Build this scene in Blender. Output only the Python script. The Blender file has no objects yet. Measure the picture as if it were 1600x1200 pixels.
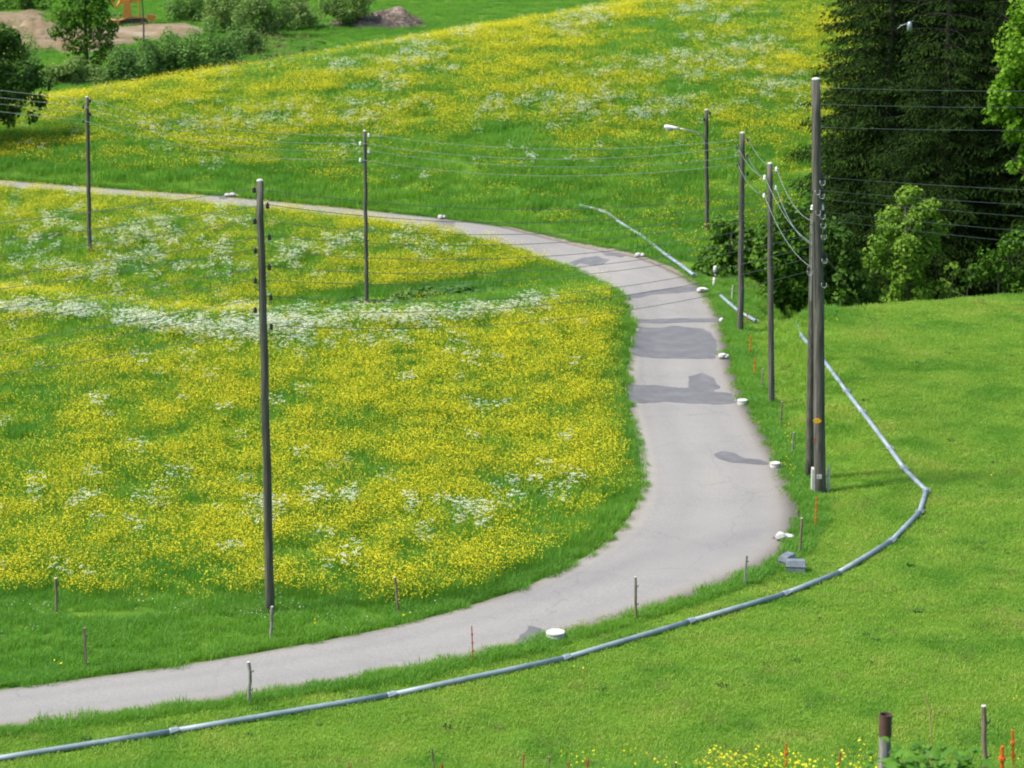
import bpy, bmesh, math, random
import numpy as np
from mathutils import Vector, Matrix
from mathutils.geometry import delaunay_2d_cdt

random.seed(7)
RNG = np.random.default_rng(7)
scene = bpy.context.scene
COL = scene.collection

# ------------------------------------------------------------------ camera
F = 4200.0                      # focal length in pixels of the 1600 px wide photograph
PITCH = math.atan(1000.0 / F)
CAM_Z = 21.0
SP, CP = math.sin(PITCH), math.cos(PITCH)
cam_data = bpy.data.cameras.new("camera")
cam_data.sensor_width = 36.0
cam_data.lens = 36.0 * F / 1600.0
cam_data.clip_start = 0.5
cam_data.clip_end = 6000.0
cam_data.dof.use_dof = True
cam_data.dof.focus_distance = 64.0
cam_data.dof.aperture_fstop = 2.3
cam = bpy.data.objects.new("camera", cam_data)
cam.location = (0, 0, CAM_Z)
cam.rotation_euler = (math.pi / 2 - PITCH, 0, 0)
COL.objects.link(cam)
scene.camera = cam

# ------------------------------------------------------------------ sky, sun, exposure
SUN_EL, SUN_DIR = math.radians(56), Vector((-1.0, -0.22, 0)).normalized()
world = bpy.data.worlds.new("World")
scene.world = world
world.use_nodes = True
wn = world.node_tree
wn.nodes.clear()
sky_n = wn.nodes.new("ShaderNodeTexSky")
sky_n.sky_type = 'NISHITA'
sky_n.sun_disc = False
sky_n.sun_elevation = SUN_EL
sky_n.sun_rotation = math.atan2(SUN_DIR.x, SUN_DIR.y)
sky_n.air_density = 1.0
sky_n.dust_density = 2.0
bg_n = wn.nodes.new("ShaderNodeBackground")
bg_n.inputs[1].default_value = 0.15
out_n = wn.nodes.new("ShaderNodeOutputWorld")
wn.links.new(sky_n.outputs[0], bg_n.inputs[0])
wn.links.new(bg_n.outputs[0], out_n.inputs[0])
sun_data = bpy.data.lights.new("sun", 'SUN')
sun_data.energy = 3.7
sun_data.angle = math.radians(6.5)
sun_data.color = (1.0, 0.95, 0.86)
sun = bpy.data.objects.new("sun", sun_data)
COL.objects.link(sun)
to_sun = Vector((SUN_DIR.x * math.cos(SUN_EL), SUN_DIR.y * math.cos(SUN_EL), math.sin(SUN_EL)))
sun.rotation_euler = to_sun.to_track_quat('Z', 'Y').to_euler()
vs = scene.view_settings
vs.view_transform = 'Standard'
vs.look = 'None'
vs.exposure = 0.82
vs.gamma = 1.0
vs.use_curve_mapping = False
scene.render.engine = 'CYCLES'
scene.cycles.use_denoising = True
scene.cycles.pixel_filter_type = 'BLACKMAN_HARRIS'
scene.cycles.filter_width = 2.0
scene.cycles.max_bounces = 6
scene.cycles.diffuse_bounces = 3
scene.cycles.transmission_bounces = 3
scene.cycles.transparent_max_bounces = 8
scene.cycles.sample_clamp_indirect = 6.0

# ------------------------------------------------------------------ noise helpers
def _hash(ix, iy, seed):
    h = (ix.astype(np.int64) * 374761393 + iy.astype(np.int64) * 668265263 + seed * 1442695041) & 0xFFFFFFFF
    h = ((h ^ (h >> 13)) * 1274126177) & 0xFFFFFFFF
    return ((h ^ (h >> 16)) & 0xFFFFFF) / float(0xFFFFFF)

def vnoise(x, y, seed=0):
    x = np.asarray(x, float); y = np.asarray(y, float)
    ix, iy = np.floor(x), np.floor(y)
    fx, fy = x - ix, y - iy
    fx, fy = fx * fx * (3 - 2 * fx), fy * fy * (3 - 2 * fy)
    a, b = _hash(ix, iy, seed), _hash(ix + 1, iy, seed)
    c, d = _hash(ix, iy + 1, seed), _hash(ix + 1, iy + 1, seed)
    return (a * (1 - fx) + b * fx) * (1 - fy) + (c * (1 - fx) + d * fx) * fy

def fbm(x, y, seed=0, octaves=4):
    s, a, t = 0.0, 1.0, 0.0
    for k in range(octaves):
        s = s + a * vnoise(np.asarray(x) * 2 ** k + 17.3 * k, np.asarray(y) * 2 ** k - 9.1 * k, seed + k)
        t += a
        a *= 0.5
    return s / t

def sstep(a, b, x):
    t = np.clip((np.asarray(x, float) - a) / (b - a), 0, 1)
    return t * t * (3 - 2 * t)

def mixf(a, b, t):
    return a + (b - a) * t

# ------------------------------------------------------------------ height of the land
_cx = np.array([-60, -18, -10.9, -4.5, 1.3, 8])
_cy = np.array([101, 96.5, 92.8, 94.0, 97.6, 103])

def height(X, Y):
    X = np.asarray(X, float); Y = np.asarray(Y, float)
    # the slope the photographer stands on, with its edge at about 33 m
    z = np.where(Y < 33, 19.4 - 0.3606 * Y, 7.50 * (1 - sstep(32.8, 46, Y)))
    z = np.where(Y < -40, 33.8, z)
    # field inside the bend: swell with an edge, hollow behind it
    yc = np.interp(X, _cx, _cy)
    t = Y - yc
    w = 1 - sstep(0.5, 5.5, X)
    dip = mixf(1.0, 0.45, sstep(-9, -20, X)) if False else 0.45 + 0.55 * sstep(-21, -9, X)
    front = 1.05 * np.exp(-(t / 15.0) ** 2)
    back1 = 1.05 - (1.05 + 0.85 * dip) * sstep(0, 8.0, t)
    back2 = -0.85 * dip * (1 - sstep(8.0, 23.0, t))
    z = z + w * np.where(t < 0, front, np.where(t < 8, back1, back2))
    # pasture: gentle swell ending in front of the wood
    pc = 95.5 + 0.36 * (X - 11)
    t = Y - pc
    w = sstep(8.8, 11.6, X)
    pf = 0.9 * np.exp(-(t / 16.0) ** 2)
    pb = 0.9 - 2.5 * sstep(0, 6.0, t)
    pb2 = -1.6 * (1 - sstep(9, 20, t))
    z = z + w * np.where(t < 0, pf, np.where(t < 6, pb, pb2))
    # flower hill beyond the road
    y0 = np.clip(119 - 0.45 * X, 107, 133)
    yk = np.clip(162 + 0.65 * X, 143, 182)
    zk = np.clip(4.25 + 0.098 * X, 0.9, 8.5)
    u = np.clip((Y - y0) / (yk - y0), 0, 1)
    up = np.sin(u * math.pi / 2) * sstep(0, 0.18, u) ** 0.5
    hill = zk * up
    fall = (zk + 3.0) * sstep(0, 30, Y - yk)
    z = z + np.where(Y > y0, hill - np.where(Y > yk, fall, 0), 0)
    # small unevenness
    z = z + 0.10 * (fbm(X / 7.0, Y / 7.0, 3, 3) - 0.5) * sstep(20, 60, Y)
    return z

def ray(px, py):
    d = Vector((0, CP, -SP)) + Vector((1, 0, 0)) * ((px - 800) / F) - Vector((0, SP, CP)) * ((py - 600) / F)
    return d

_ys = np.concatenate([np.arange(30, 160, 0.05), np.arange(160, 700, 0.2)])

def ground_at(px, py, ymin=54.0):
    """First point of the land seen through a pixel of the photograph."""
    d = ray(px, py)
    ys = _ys[_ys >= ymin]
    X = d.x / d.y * ys
    Z = CAM_Z + d.z / d.y * ys
    below = Z <= height(X, ys)
    i = int(np.argmax(below)) if below.any() else len(ys) - 1
    return Vector((X[i], ys[i], float(height(X[i], ys[i]))))

def at_depth(px, py, Y):
    d = ray(px, py)
    return Vector((d.x / d.y * Y, Y, CAM_Z + d.z / d.y * Y))

def on_land(px, py, Y):
    p = at_depth(px, py, Y)
    p.z = float(height(p.x, p.y))
    return p

def project(X, Y, Z):
    dz = np.asarray(Z) - CAM_Z
    zc = Y * CP - dz * SP
    up = Y * SP + dz * CP
    return 800 + F * X / zc, 600 - F * up / zc

# ------------------------------------------------------------------ road edges
INNER = [(0,1080),(130,1062),(260,1045),(400,1024),(500,1006),(600,987),(700,962),(800,932),(885,896),(940,863),(978,826),
         (1000,790),(1007,765),(1005,738),(996,690),(985,650),(976,615),(975,595),(980,557),(990,525),(990,497),(975,467),(955,442),(920,422),
         (882,408),(800,386),(730,368),(650,355),(550,342),(415,327),(350,321),(180,309),(82,300),(0,290)]
OUTER = [(0,1139),(130,1124),(260,1107),(400,1085),(500,1072),(600,1059),(700,1039),(800,1015),(890,990),(992,961),(1100,930),(1165,902),
         (1213,880),(1247,857),(1256,830),(1251,798),(1239,758),(1222,722),(1198,688),(1180,650),(1160,618),(1146,588),(1137,560),(1131,525),(1134,497),
         (1122,472),(1100,450),(1082,435),(1050,418),(1007,404),(960,391),(900,376),(800,356),(685,340),(572,329),(415,312),(350,308),(237,300),(135,293),(0,285)]

def smooth_poly(pts, step, it=2):
    P = np.array(pts, float)
    for _ in range(it):
        Q = P.copy()
        Q[1:-1] = 0.25 * P[:-2] + 0.5 * P[1:-1] + 0.25 * P[2:]
        P = Q
    s = np.concatenate([[0], np.cumsum(np.hypot(*(P[1:] - P[:-1]).T))])
    n = max(2, int(s[-1] / step))
    t = np.linspace(0, s[-1], n)
    return np.stack([np.interp(t, s, P[:, 0]), np.interp(t, s, P[:, 1])], 1)

def edge_world(pix):
    g = [ground_at(*p) for p in pix]
    P = [(v.x, v.y) for v in g]
    a0, a1 = np.array(P[0]), np.array(P[1])
    d = (a0 - a1) / np.linalg.norm(a0 - a1)
    P = [tuple(a0 + d * k) for k in (45, 20, 8)] + P
    return P

_in = edge_world(INNER)
_ou = edge_world(OUTER)
# the far arm leaves to the left: carry both edges on side by side
_in += [(-28, _in[-1][1] + 0.2), (-45, _in[-1][1] + 2.0), (-80, _in[-1][1] + 5.0)]
_ou += [(-28, _in[-4][1] + 3.6), (-45, _in[-4][1] + 5.6), (-80, _in[-4][1] + 8.6)]
_in = smooth_poly(_in, 0.3)
_ou = smooth_poly(_ou, 0.3)

def pair_edges(A, B):
    """walk both edges together: for each inner point the matching outer point"""
    out, j = [], 0
    n, m = len(A), len(B)
    res = []
    for i in range(n):
        j_guess = i / (n - 1) * (m - 1)
        lo, hi = max(j, int(j_guess - 45)), min(m - 1, int(j_guess + 45))
        lo = min(lo, m - 1); hi = max(hi, lo)
        d = np.hypot(B[lo:hi + 1, 0] - A[i, 0], B[lo:hi + 1, 1] - A[i, 1])
        j = lo + int(np.argmin(d))
        res.append(j)
    js = np.array(res, float)
    js[-1] = m - 1
    for _ in range(12):
        js[1:-1] = 0.25 * js[:-2] + 0.5 * js[1:-1] + 0.25 * js[2:]
    k = np.arange(m)
    return np.stack([np.interp(js, k, B[:, 0]), np.interp(js, k, B[:, 1])], 1)

_op = pair_edges(_in, _ou)
ROAD_POLY = np.concatenate([_in, _ou[::-1]])
FIELD_POLY = np.concatenate([_in, [[-120, _in[-1][1]], [-120, _in[0][1]]]])
EDGE_ALL_A = np.concatenate([_in[:-1], _ou[:-1]])
EDGE_ALL_B = np.concatenate([_in[1:], _ou[1:]])

def inside(poly, X, Y):
    X = np.asarray(X, float); Y = np.asarray(Y, float)
    r = np.zeros(X.shape, bool)
    x0, y0 = poly[-1]
    for x1, y1 in poly:
        c = (y1 > Y) != (y0 > Y)
        if c.any():
            with np.errstate(divide='ignore', invalid='ignore'):
                xi = (x0 - x1) * (Y - y1) / (y0 - y1 + 1e-12) + x1
            r ^= c & (X < xi)
        x0, y0 = x1, y1
    return r

def road_dist(X, Y):
    """distance to the nearest road edge"""
    P = np.stack([X, Y], 1)
    best = np.full(len(P), 1e9)
    A = EDGE_ALL_A[::3]
    for s in range(0, len(P), 4000):
        q = P[s:s + 4000]
        d = np.hypot(q[:, None, 0] - A[None, :, 0], q[:, None, 1] - A[None, :, 1])
        best[s:s + 4000] = d.min(1)
    return best

# ------------------------------------------------------------------ materials
def new_mat(name):
    m = bpy.data.materials.new(name)
    m.use_nodes = True
    nt = m.node_tree
    nt.nodes.clear()
    o = nt.nodes.new("ShaderNodeOutputMaterial")
    return m, nt, o

def ramp_node(nt, stops):
    r = nt.nodes.new("ShaderNodeValToRGB")
    el = r.color_ramp.elements
    while len(el) < len(stops):
        el.new(0.5)
    for e, (p, c) in zip(el, stops):
        e.position = p
        e.color = (*c, 1)
    return r

def noise_mat(name, stops, scale=5.0, rough=0.8, detail=5.0, bump=0.0, metallic=0.0, coords='Object', stretch=None, spec=0.3, scale2=None, mul=None, bump_dist=0.02):
    m, nt, o = new_mat(name)
    L = nt.links
    tc = nt.nodes.new("ShaderNodeTexCoord")
    if coords == 'World':
        src = nt.nodes.new("ShaderNodeNewGeometry").outputs['Position']
    else:
        src = tc.outputs[coords]
    if stretch:
        mp = nt.nodes.new("ShaderNodeMapping")
        mp.inputs['Scale'].default_value = stretch
        L.new(src, mp.inputs[0]); src = mp.outputs[0]
    n = nt.nodes.new("ShaderNodeTexNoise")
    n.inputs['Scale'].default_value = scale
    n.inputs['Detail'].default_value = detail
    n.inputs['Roughness'].default_value = 0.62
    L.new(src, n.inputs['Vector'])
    r = ramp_node(nt, stops)
    L.new(n.outputs['Fac'], r.inputs[0])
    col = r.outputs[0]
    if scale2:
        n2 = nt.nodes.new("ShaderNodeTexNoise")
        n2.inputs['Scale'].default_value = scale2
        n2.inputs['Detail'].default_value = 3
        L.new(src, n2.inputs['Vector'])
        r2 = ramp_node(nt, mul)
        L.new(n2.outputs['Fac'], r2.inputs[0])
        mx = nt.nodes.new("ShaderNodeMix")
        mx.data_type = 'RGBA'; mx.blend_type = 'MULTIPLY'
        mx.inputs[0].default_value = 1.0
        L.new(col, mx.inputs[6]); L.new(r2.outputs[0], mx.inputs[7])
        col = mx.outputs[2]
    b = nt.nodes.new("ShaderNodeBsdfPrincipled")
    b.inputs['Roughness'].default_value = rough
    b.inputs['Metallic'].default_value = metallic
    b.inputs['Specular IOR Level'].default_value = spec
    L.new(col, b.inputs['Base Color'])
    if bump:
        bn = nt.nodes.new("ShaderNodeBump")
        bn.inputs['Strength'].default_value = bump
        bn.inputs['Distance'].default_value = bump_dist
        L.new(n.outputs['Fac'], bn.inputs['Height'])
        L.new(bn.outputs[0], b.inputs['Normal'])
    L.new(b.outputs[0], o.inputs[0])
    return m

def leaf_mat(name, c_dark, c_light, trans=0.35, world_scale=0.35, world_mul=((0.35, (0.8, 0.85, 0.8)), (0.65, (1.15, 1.1, 1.0))), rough=0.55, spec=0.25, use_island=False, trans_tint=(1.2, 1.35, 0.6)):
    """foliage: colour drifts from piece to piece and over metres, light passes through"""
    m, nt, o = new_mat(name)
    L = nt.links
    g = nt.nodes.new("ShaderNodeNewGeometry")
    if use_island:
        rnd = g.outputs['Random Per Island']
    else:
        oi = nt.nodes.new("ShaderNodeObjectInfo")
        ad = nt.nodes.new("ShaderNodeMath"); ad.operation = 'ADD'
        L.new(oi.outputs['Random'], ad.inputs[0]); L.new(g.outputs['Random Per Island'], ad.inputs[1])
        hf = nt.nodes.new("ShaderNodeMath"); hf.operation = 'MULTIPLY'; hf.inputs[1].default_value = 0.5
        L.new(ad.outputs[0], hf.inputs[0])
        rnd = hf.outputs[0]
    r = ramp_node(nt, [(0.1, c_dark), (0.9, c_light)])
    L.new(rnd, r.inputs[0])
    n = nt.nodes.new("ShaderNodeTexNoise")
    n.inputs['Scale'].default_value = world_scale
    n.inputs['Detail'].default_value = 4
    L.new(g.outputs['Position'], n.inputs['Vector'])
    r2 = ramp_node(nt, list(world_mul))
    L.new(n.outputs['Fac'], r2.inputs[0])
    mx = nt.nodes.new("ShaderNodeMix"); mx.data_type = 'RGBA'; mx.blend_type = 'MULTIPLY'; mx.inputs[0].default_value = 1
    L.new(r.outputs[0], mx.inputs[6]); L.new(r2.outputs[0], mx.inputs[7])
    b = nt.nodes.new("ShaderNodeBsdfPrincipled")
    b.inputs['Roughness'].default_value = rough
    b.inputs['Specular IOR Level'].default_value = spec
    L.new(mx.outputs[2], b.inputs['Base Color'])
    if trans > 0:
        t = nt.nodes.new("ShaderNodeBsdfTranslucent")
        tm = nt.nodes.new("ShaderNodeMix"); tm.data_type = 'RGBA'; tm.blend_type = 'MULTIPLY'; tm.inputs[0].default_value = 1
        tm.inputs[7].default_value = (*trans_tint, 1)
        L.new(mx.outputs[2], tm.inputs[6])
        L.new(tm.outputs[2], t.inputs[0])
        ms = nt.nodes.new("ShaderNodeMixShader")
        ms.inputs[0].default_value = trans
        L.new(b.outputs[0], ms.inputs[1]); L.new(t.outputs[0], ms.inputs[2])
        L.new(ms.outputs[0], o.inputs[0])
    else:
        L.new(b.outputs[0], o.inputs[0])
    return m

M = {}
M['land'] = noise_mat("land", [(0.3, (0.045, 0.105, 0.010)), (0.5, (0.075, 0.155, 0.014)), (0.72, (0.105, 0.19, 0.022))], scale=0.9, rough=0.95, coords='World', detail=8, bump=0.5, spec=0.1,
                      scale2=0.12, mul=[(0.35, (0.8, 0.85, 0.8)), (0.65, (1.15, 1.1, 1.1))])
def asphalt_mat():
    m, nt, o = new_mat("asphalt")
    L = nt.links
    N = nt.nodes.new
    pos = N("ShaderNodeNewGeometry").outputs['Position']
    fine = N("ShaderNodeTexNoise"); fine.inputs['Scale'].default_value = 22; fine.inputs['Detail'].default_value = 6
    L.new(pos, fine.inputs['Vector'])
    c1 = ramp_node(nt, [(0.32, (0.198, 0.190, 0.179)), (0.5, (0.221, 0.213, 0.201)), (0.68, (0.247, 0.239, 0.226))])
    L.new(fine.outputs['Fac'], c1.inputs[0])
    big = N("ShaderNodeTexNoise"); big.inputs['Scale'].default_value = 0.35; big.inputs['Detail'].default_value = 6; big.inputs['Roughness'].default_value = 0.7
    L.new(pos, big.inputs['Vector'])
    c2 = ramp_node(nt, [(0.3, (0.90, 0.90, 0.91)), (0.5, (1, 1, 1)), (0.7, (1.05, 1.045, 1.03))])
    L.new(big.outputs['Fac'], c2.inputs[0])
    # worn wheel tracks and dusty edges follow the lane
    at = N("ShaderNodeAttribute"); at.attribute_name = "across"
    wob = N("ShaderNodeMath"); wob.operation = 'MULTIPLY_ADD'; wob.inputs[1].default_value = 0.12; 
    L.new(big.outputs['Fac'], wob.inputs[0]); L.new(at.outputs['Fac'], wob.inputs[2])
    c3 = ramp_node(nt, [(0.06, (0.86, 0.82, 0.75)), (0.14, (0.98, 0.97, 0.95)), (0.24, (1.02, 1.02, 1.02)), (0.36, (0.955, 0.955, 0.96)), (0.46, (1.02, 1.02, 1.01)), (0.56, (1.03, 1.03, 1.02)), (0.66, (1.0, 1.0, 1.0)), (0.76, (0.95, 0.95, 0.955)), (0.88, (1.0, 0.99, 0.98)), (1.0, (0.93, 0.87, 0.79))])
    L.new(wob.outputs[0], c3.inputs[0])
    # fine cracks
    vo = N("ShaderNodeTexVoronoi"); vo.feature = 'DISTANCE_TO_EDGE'; vo.inputs['Scale'].default_value = 0.42
    wv = N("ShaderNodeTexNoise"); wv.inputs['Scale'].default_value = 1.4; wv.inputs['Detail'].default_value = 5
    L.new(pos, wv.inputs['Vector'])
    ad = N("ShaderNodeMix"); ad.data_type = 'VECTOR'; ad.inputs[0].default_value = 0.5
    L.new(pos, ad.inputs[4]); L.new(wv.outputs['Color'], ad.inputs[5])
    L.new(ad.outputs[1], vo.inputs['Vector'])
    c4 = ramp_node(nt, [(0.0, (0.72, 0.72, 0.73)), (0.006, (1, 1, 1))])
    L.new(vo.outputs['Distance'], c4.inputs[0])
    col = c1.outputs[0]
    for c in (c2, c3, c4):
        mx = N("ShaderNodeMix"); mx.data_type = 'RGBA'; mx.blend_type = 'MULTIPLY'; mx.inputs[0].default_value = 0.55 if c is c4 else 1.0
        L.new(col, mx.inputs[6]); L.new(c.outputs[0], mx.inputs[7]); col = mx.outputs[2]
    b = N("ShaderNodeBsdfPrincipled"); b.inputs['Roughness'].default_value = 0.93; b.inputs['Specular IOR Level'].default_value = 0.2
    L.new(col, b.inputs['Base Color'])
    bn = N("ShaderNodeBump"); bn.inputs['Strength'].default_value = 0.12; bn.inputs['Distance'].default_value = 0.008
    L.new(fine.outputs['Fac'], bn.inputs['Height']); L.new(bn.outputs[0], b.inputs['Normal'])
    L.new(b.outputs[0], o.inputs[0])
    return m
M['asphalt'] = asphalt_mat()
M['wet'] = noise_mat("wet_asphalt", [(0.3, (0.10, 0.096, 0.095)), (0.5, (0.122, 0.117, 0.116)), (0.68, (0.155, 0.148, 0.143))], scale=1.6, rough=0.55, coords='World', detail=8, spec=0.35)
M['gravel'] = noise_mat("gravel", [(0.3, (0.15, 0.12, 0.10)), (0.5, (0.20, 0.17, 0.145)), (0.72, (0.26, 0.23, 0.205))], scale=6.0, rough=0.97, coords='World', detail=10, bump=0.6, spec=0.1)
M['earth'] = noise_mat("bare_earth", [(0.28, (0.085, 0.065, 0.035)), (0.42, (0.155, 0.115, 0.068)), (0.55, (0.21, 0.16, 0.10)), (0.72, (0.31, 0.265, 0.20))], scale=0.28, rough=0.97, coords='World', detail=9, bump=0.8, spec=0.1, bump_dist=0.15)
M['pole'] = noise_mat("weathered_pole", [(0.3, (0.040, 0.039, 0.030)), (0.5, (0.085, 0.082, 0.065)), (0.70, (0.155, 0.149, 0.125))], scale=6.0, rough=0.9, detail=8, stretch=(3, 3, 0.16), bump=0.5, spec=0.2)
M['pole_grey'] = noise_mat("grey_pole", [(0.3, (0.045, 0.043, 0.035)), (0.5, (0.092, 0.087, 0.073)), (0.70, (0.165, 0.157, 0.138))], scale=6.0, rough=0.9, detail=8, stretch=(3, 3, 0.16), bump=0.5, spec=0.2)
M['endgrain'] = noise_mat("cut_wood", [(0.3, (0.42, 0.40, 0.36)), (0.7, (0.62, 0.6, 0.56))], scale=9.0, rough=0.9)
M['post'] = noise_mat("fence_wood", [(0.3, (0.10, 0.075, 0.05)), (0.5, (0.19, 0.15, 0.105)), (0.72, (0.30, 0.25, 0.18))], scale=9.0, rough=0.92, detail=8, stretch=(3, 3, 0.3), bump=0.6, spec=0.15)
M['post_grey'] = noise_mat("fence_wood_grey", [(0.3, (0.12, 0.115, 0.105)), (0.5, (0.22, 0.21, 0.19)), (0.72, (0.34, 0.325, 0.30))], scale=9.0, rough=0.92, detail=8, stretch=(3, 3, 0.3), bump=0.6, spec=0.15)
M['orange'] = noise_mat("orange_plastic", [(0.3, (0.50, 0.085, 0.012)), (0.7, (0.66, 0.14, 0.02))], scale=12.0, rough=0.5)
M['rust_red'] = noise_mat("rusty_rod", [(0.3, (0.25, 0.055, 0.025)), (0.7, (0.42, 0.10, 0.04))], scale=14.0, rough=0.8)
M['brown_pipe'] = noise_mat("brown_painted_steel", [(0.3, (0.075, 0.036, 0.031)), (0.7, (0.105, 0.055, 0.047))], scale=8.0, rough=0.55, bump=0.1, spec=0.5)
M['galv'] = noise_mat("galvanised_pipe", [(0.3, (0.16, 0.21, 0.235)), (0.5, (0.215, 0.27, 0.30)), (0.72, (0.29, 0.34, 0.37))], scale=2.4, rough=0.58, metallic=0.2, detail=9, bump=0.05, spec=0.5)
M['clamp'] = noise_mat("galvanised_clamp", [(0.3, (0.20, 0.24, 0.26)), (0.7, (0.33, 0.37, 0.39))], scale=8.0, rough=0.45, metallic=0.5)
M['sheet'] = noise_mat("grey_sheet_metal", [(0.3, (0.14, 0.16, 0.185)), (0.5, (0.19, 0.215, 0.245)), (0.7, (0.26, 0.285, 0.32))], scale=4.0, rough=0.5, metallic=0.25, detail=8)
M['white'] = noise_mat("white_paint", [(0.3, (0.34, 0.33, 0.31)), (0.5, (0.49, 0.48, 0.46)), (0.75, (0.60, 0.59, 0.57))], scale=7.0, rough=0.75, bump=0.15)
M['stone'] = noise_mat("pale_stone", [(0.3, (0.34, 0.32, 0.29)), (0.55, (0.55, 0.53, 0.49)), (0.75, (0.70, 0.68, 0.64))], scale=6.0, rough=0.9, bump=0.4)
M['black'] = noise_mat("black_rubber", [(0.3, (0.012, 0.012, 0.013)), (0.7, (0.03, 0.03, 0.03))], scale=6.0, rough=0.7)
M['porcelain'] = noise_mat("white_porcelain", [(0.3, (0.72, 0.73, 0.74)), (0.7, (0.82, 0.82, 0.82))], scale=10.0, rough=0.2, spec=0.5)
M['brown_glaze'] = noise_mat("brown_glaze", [(0.3, (0.016, 0.011, 0.009)), (0.7, (0.03, 0.02, 0.015))], scale=10.0, rough=0.3, spec=0.5)
M['steel'] = noise_mat("steel", [(0.3, (0.28, 0.29, 0.30)), (0.7, (0.42, 0.43, 0.44))], scale=10.0, rough=0.5, metallic=0.6)
M['wire'] = noise_mat("wire", [(0.3, (0.075, 0.09, 0.088)), (0.7, (0.12, 0.14, 0.135))], scale=3.0, rough=0.6)
M['wire_pale'] = noise_mat("pale_wire", [(0.3, (0.15, 0.175, 0.165)), (0.7, (0.22, 0.25, 0.24))], scale=3.0, rough=0.6)
M['yellow_sign'] = noise_mat("yellow_sign", [(0.3, (0.72, 0.36, 0.01)), (0.7, (0.80, 0.43, 0.015))], scale=5.0, rough=0.5)
M['concrete'] = noise_mat("concrete", [(0.3, (0.38, 0.37, 0.34)), (0.7, (0.58, 0.565, 0.53))], scale=6.0, rough=0.9, bump=0.3)
M['machine_orange'] = noise_mat("machine_orange", [(0.3, (0.42, 0.18, 0.03)), (0.7, (0.52, 0.24, 0.045))], scale=3.0, rough=0.5)
M['bark'] = noise_mat("bark", [(0.3, (0.04, 0.035, 0.028)), (0.7, (0.11, 0.098, 0.08))], scale=5.0, rough=0.95, stretch=(2, 2, 0.4), bump=0.7)
M['spruce_bark'] = noise_mat("spruce_bark", [(0.3, (0.018, 0.015, 0.012)), (0.7, (0.05, 0.042, 0.034))], scale=5.0, rough=0.95)
M['twig'] = noise_mat("dry_twigs", [(0.3, (0.07, 0.05, 0.04)), (0.5, (0.15, 0.115, 0.09)), (0.7, (0.30, 0.24, 0.19))], scale=1.3, rough=0.95, coords='World')
M['dead_stem'] = noise_mat("dead_stem", [(0.3, (0.30, 0.19, 0.08)), (0.7, (0.42, 0.29, 0.14))], scale=9.0, rough=0.9)
M['meadow'] = leaf_mat("meadow_grass", (0.096, 0.248, 0.029), (0.180, 0.355, 0.050), trans=0.45, world_scale=0.22,
                       world_mul=((0.33, (0.84, 0.93, 0.95)), (0.5, (1, 1, 1)), (0.67, (1.14, 1.06, 0.95))))
M['pasture'] = leaf_mat("pasture_grass", (0.198, 0.340, 0.045), (0.290, 0.435, 0.075), trans=0.45, world_scale=0.5,
                        world_mul=((0.36, (0.62, 0.80, 0.66)), (0.46, (0.96, 0.98, 0.96)), (0.56, (1.06, 1.02, 1.0)), (0.66, (1.34, 1.06, 1.4))))
M['straw'] = leaf_mat("straw", (0.12, 0.10, 0.045), (0.25, 0.22, 0.10), trans=0.2)
M['dark_grass'] = leaf_mat("dark_grass", (0.07, 0.16, 0.02), (0.12, 0.22, 0.03), trans=0.4)
M['dry_grass'] = leaf_mat("dry_grass", (0.20, 0.22, 0.06), (0.34, 0.32, 0.14), trans=0.3)
M['weed'] = leaf_mat("weed_leaf", (0.025, 0.085, 0.012), (0.06, 0.16, 0.02), trans=0.3)
M['yellow'] = leaf_mat("buttercup_petal", (0.61, 0.52, 0.005), (0.75, 0.67, 0.012), trans=0.25, trans_tint=(1, 1, 1), world_mul=((0.3, (0.95, 0.95, 1)), (0.7, (1.0, 1.02, 1))), rough=0.4)
M['umbel'] = leaf_mat("umbel_white", (0.58, 0.62, 0.46), (0.76, 0.78, 0.66), trans=0.25, trans_tint=(1, 1, 1), world_mul=((0.3, (0.95, 0.97, 0.95)), (0.7, (1, 1, 1))))
M['spruce'] = leaf_mat("spruce_needles", (0.006, 0.019, 0.005), (0.032, 0.064, 0.011), trans=0.10, spec=0.03, rough=0.8, world_scale=0.5, use_island=True,
                       world_mul=((0.32, (0.55, 0.65, 0.7)), (0.68, (1.35, 1.25, 1.0))))
M['leaf_mid'] = leaf_mat("leaf_mid_green", (0.042, 0.115, 0.012), (0.11, 0.215, 0.026), trans=0.3, spec=0.08, use_island=True, world_scale=0.6)
M['leaf_dark'] = leaf_mat("leaf_dark_green", (0.032, 0.082, 0.014), (0.082, 0.165, 0.026), trans=0.25, spec=0.08, use_island=True, world_scale=0.6)
M['leaf_bright'] = leaf_mat("leaf_bright_green", (0.085, 0.20, 0.014), (0.19, 0.33, 0.03), trans=0.4, spec=0.08, use_island=True, world_scale=0.6)
M['leaf_lime'] = leaf_mat("leaf_lime_green", (0.11, 0.21, 0.025), (0.21, 0.33, 0.05), trans=0.35, spec=0.08, use_island=True, world_scale=0.6)
M['leaf_pale'] = leaf_mat("leaf_pale_green", (0.12, 0.20, 0.06), (0.22, 0.31, 0.10), trans=0.35, spec=0.08, use_island=True, world_scale=0.5)
M['leaf_willow'] = leaf_mat("willow_green", (0.085, 0.185, 0.045), (0.16, 0.275, 0.075), trans=0.3, spec=0.08, use_island=True, world_scale=0.4)

# ------------------------------------------------------------------ object helpers
def tag(o, label=None, cat=None, group=None, kind=None):
    if label: o['label'] = label
    if cat: o['category'] = cat
    if group: o['group'] = group
    if kind: o['kind'] = kind
    return o

def link(o, parent=None, matrix=None):
    COL.objects.link(o)
    if parent is not None:
        o.parent = parent
    return o

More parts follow.
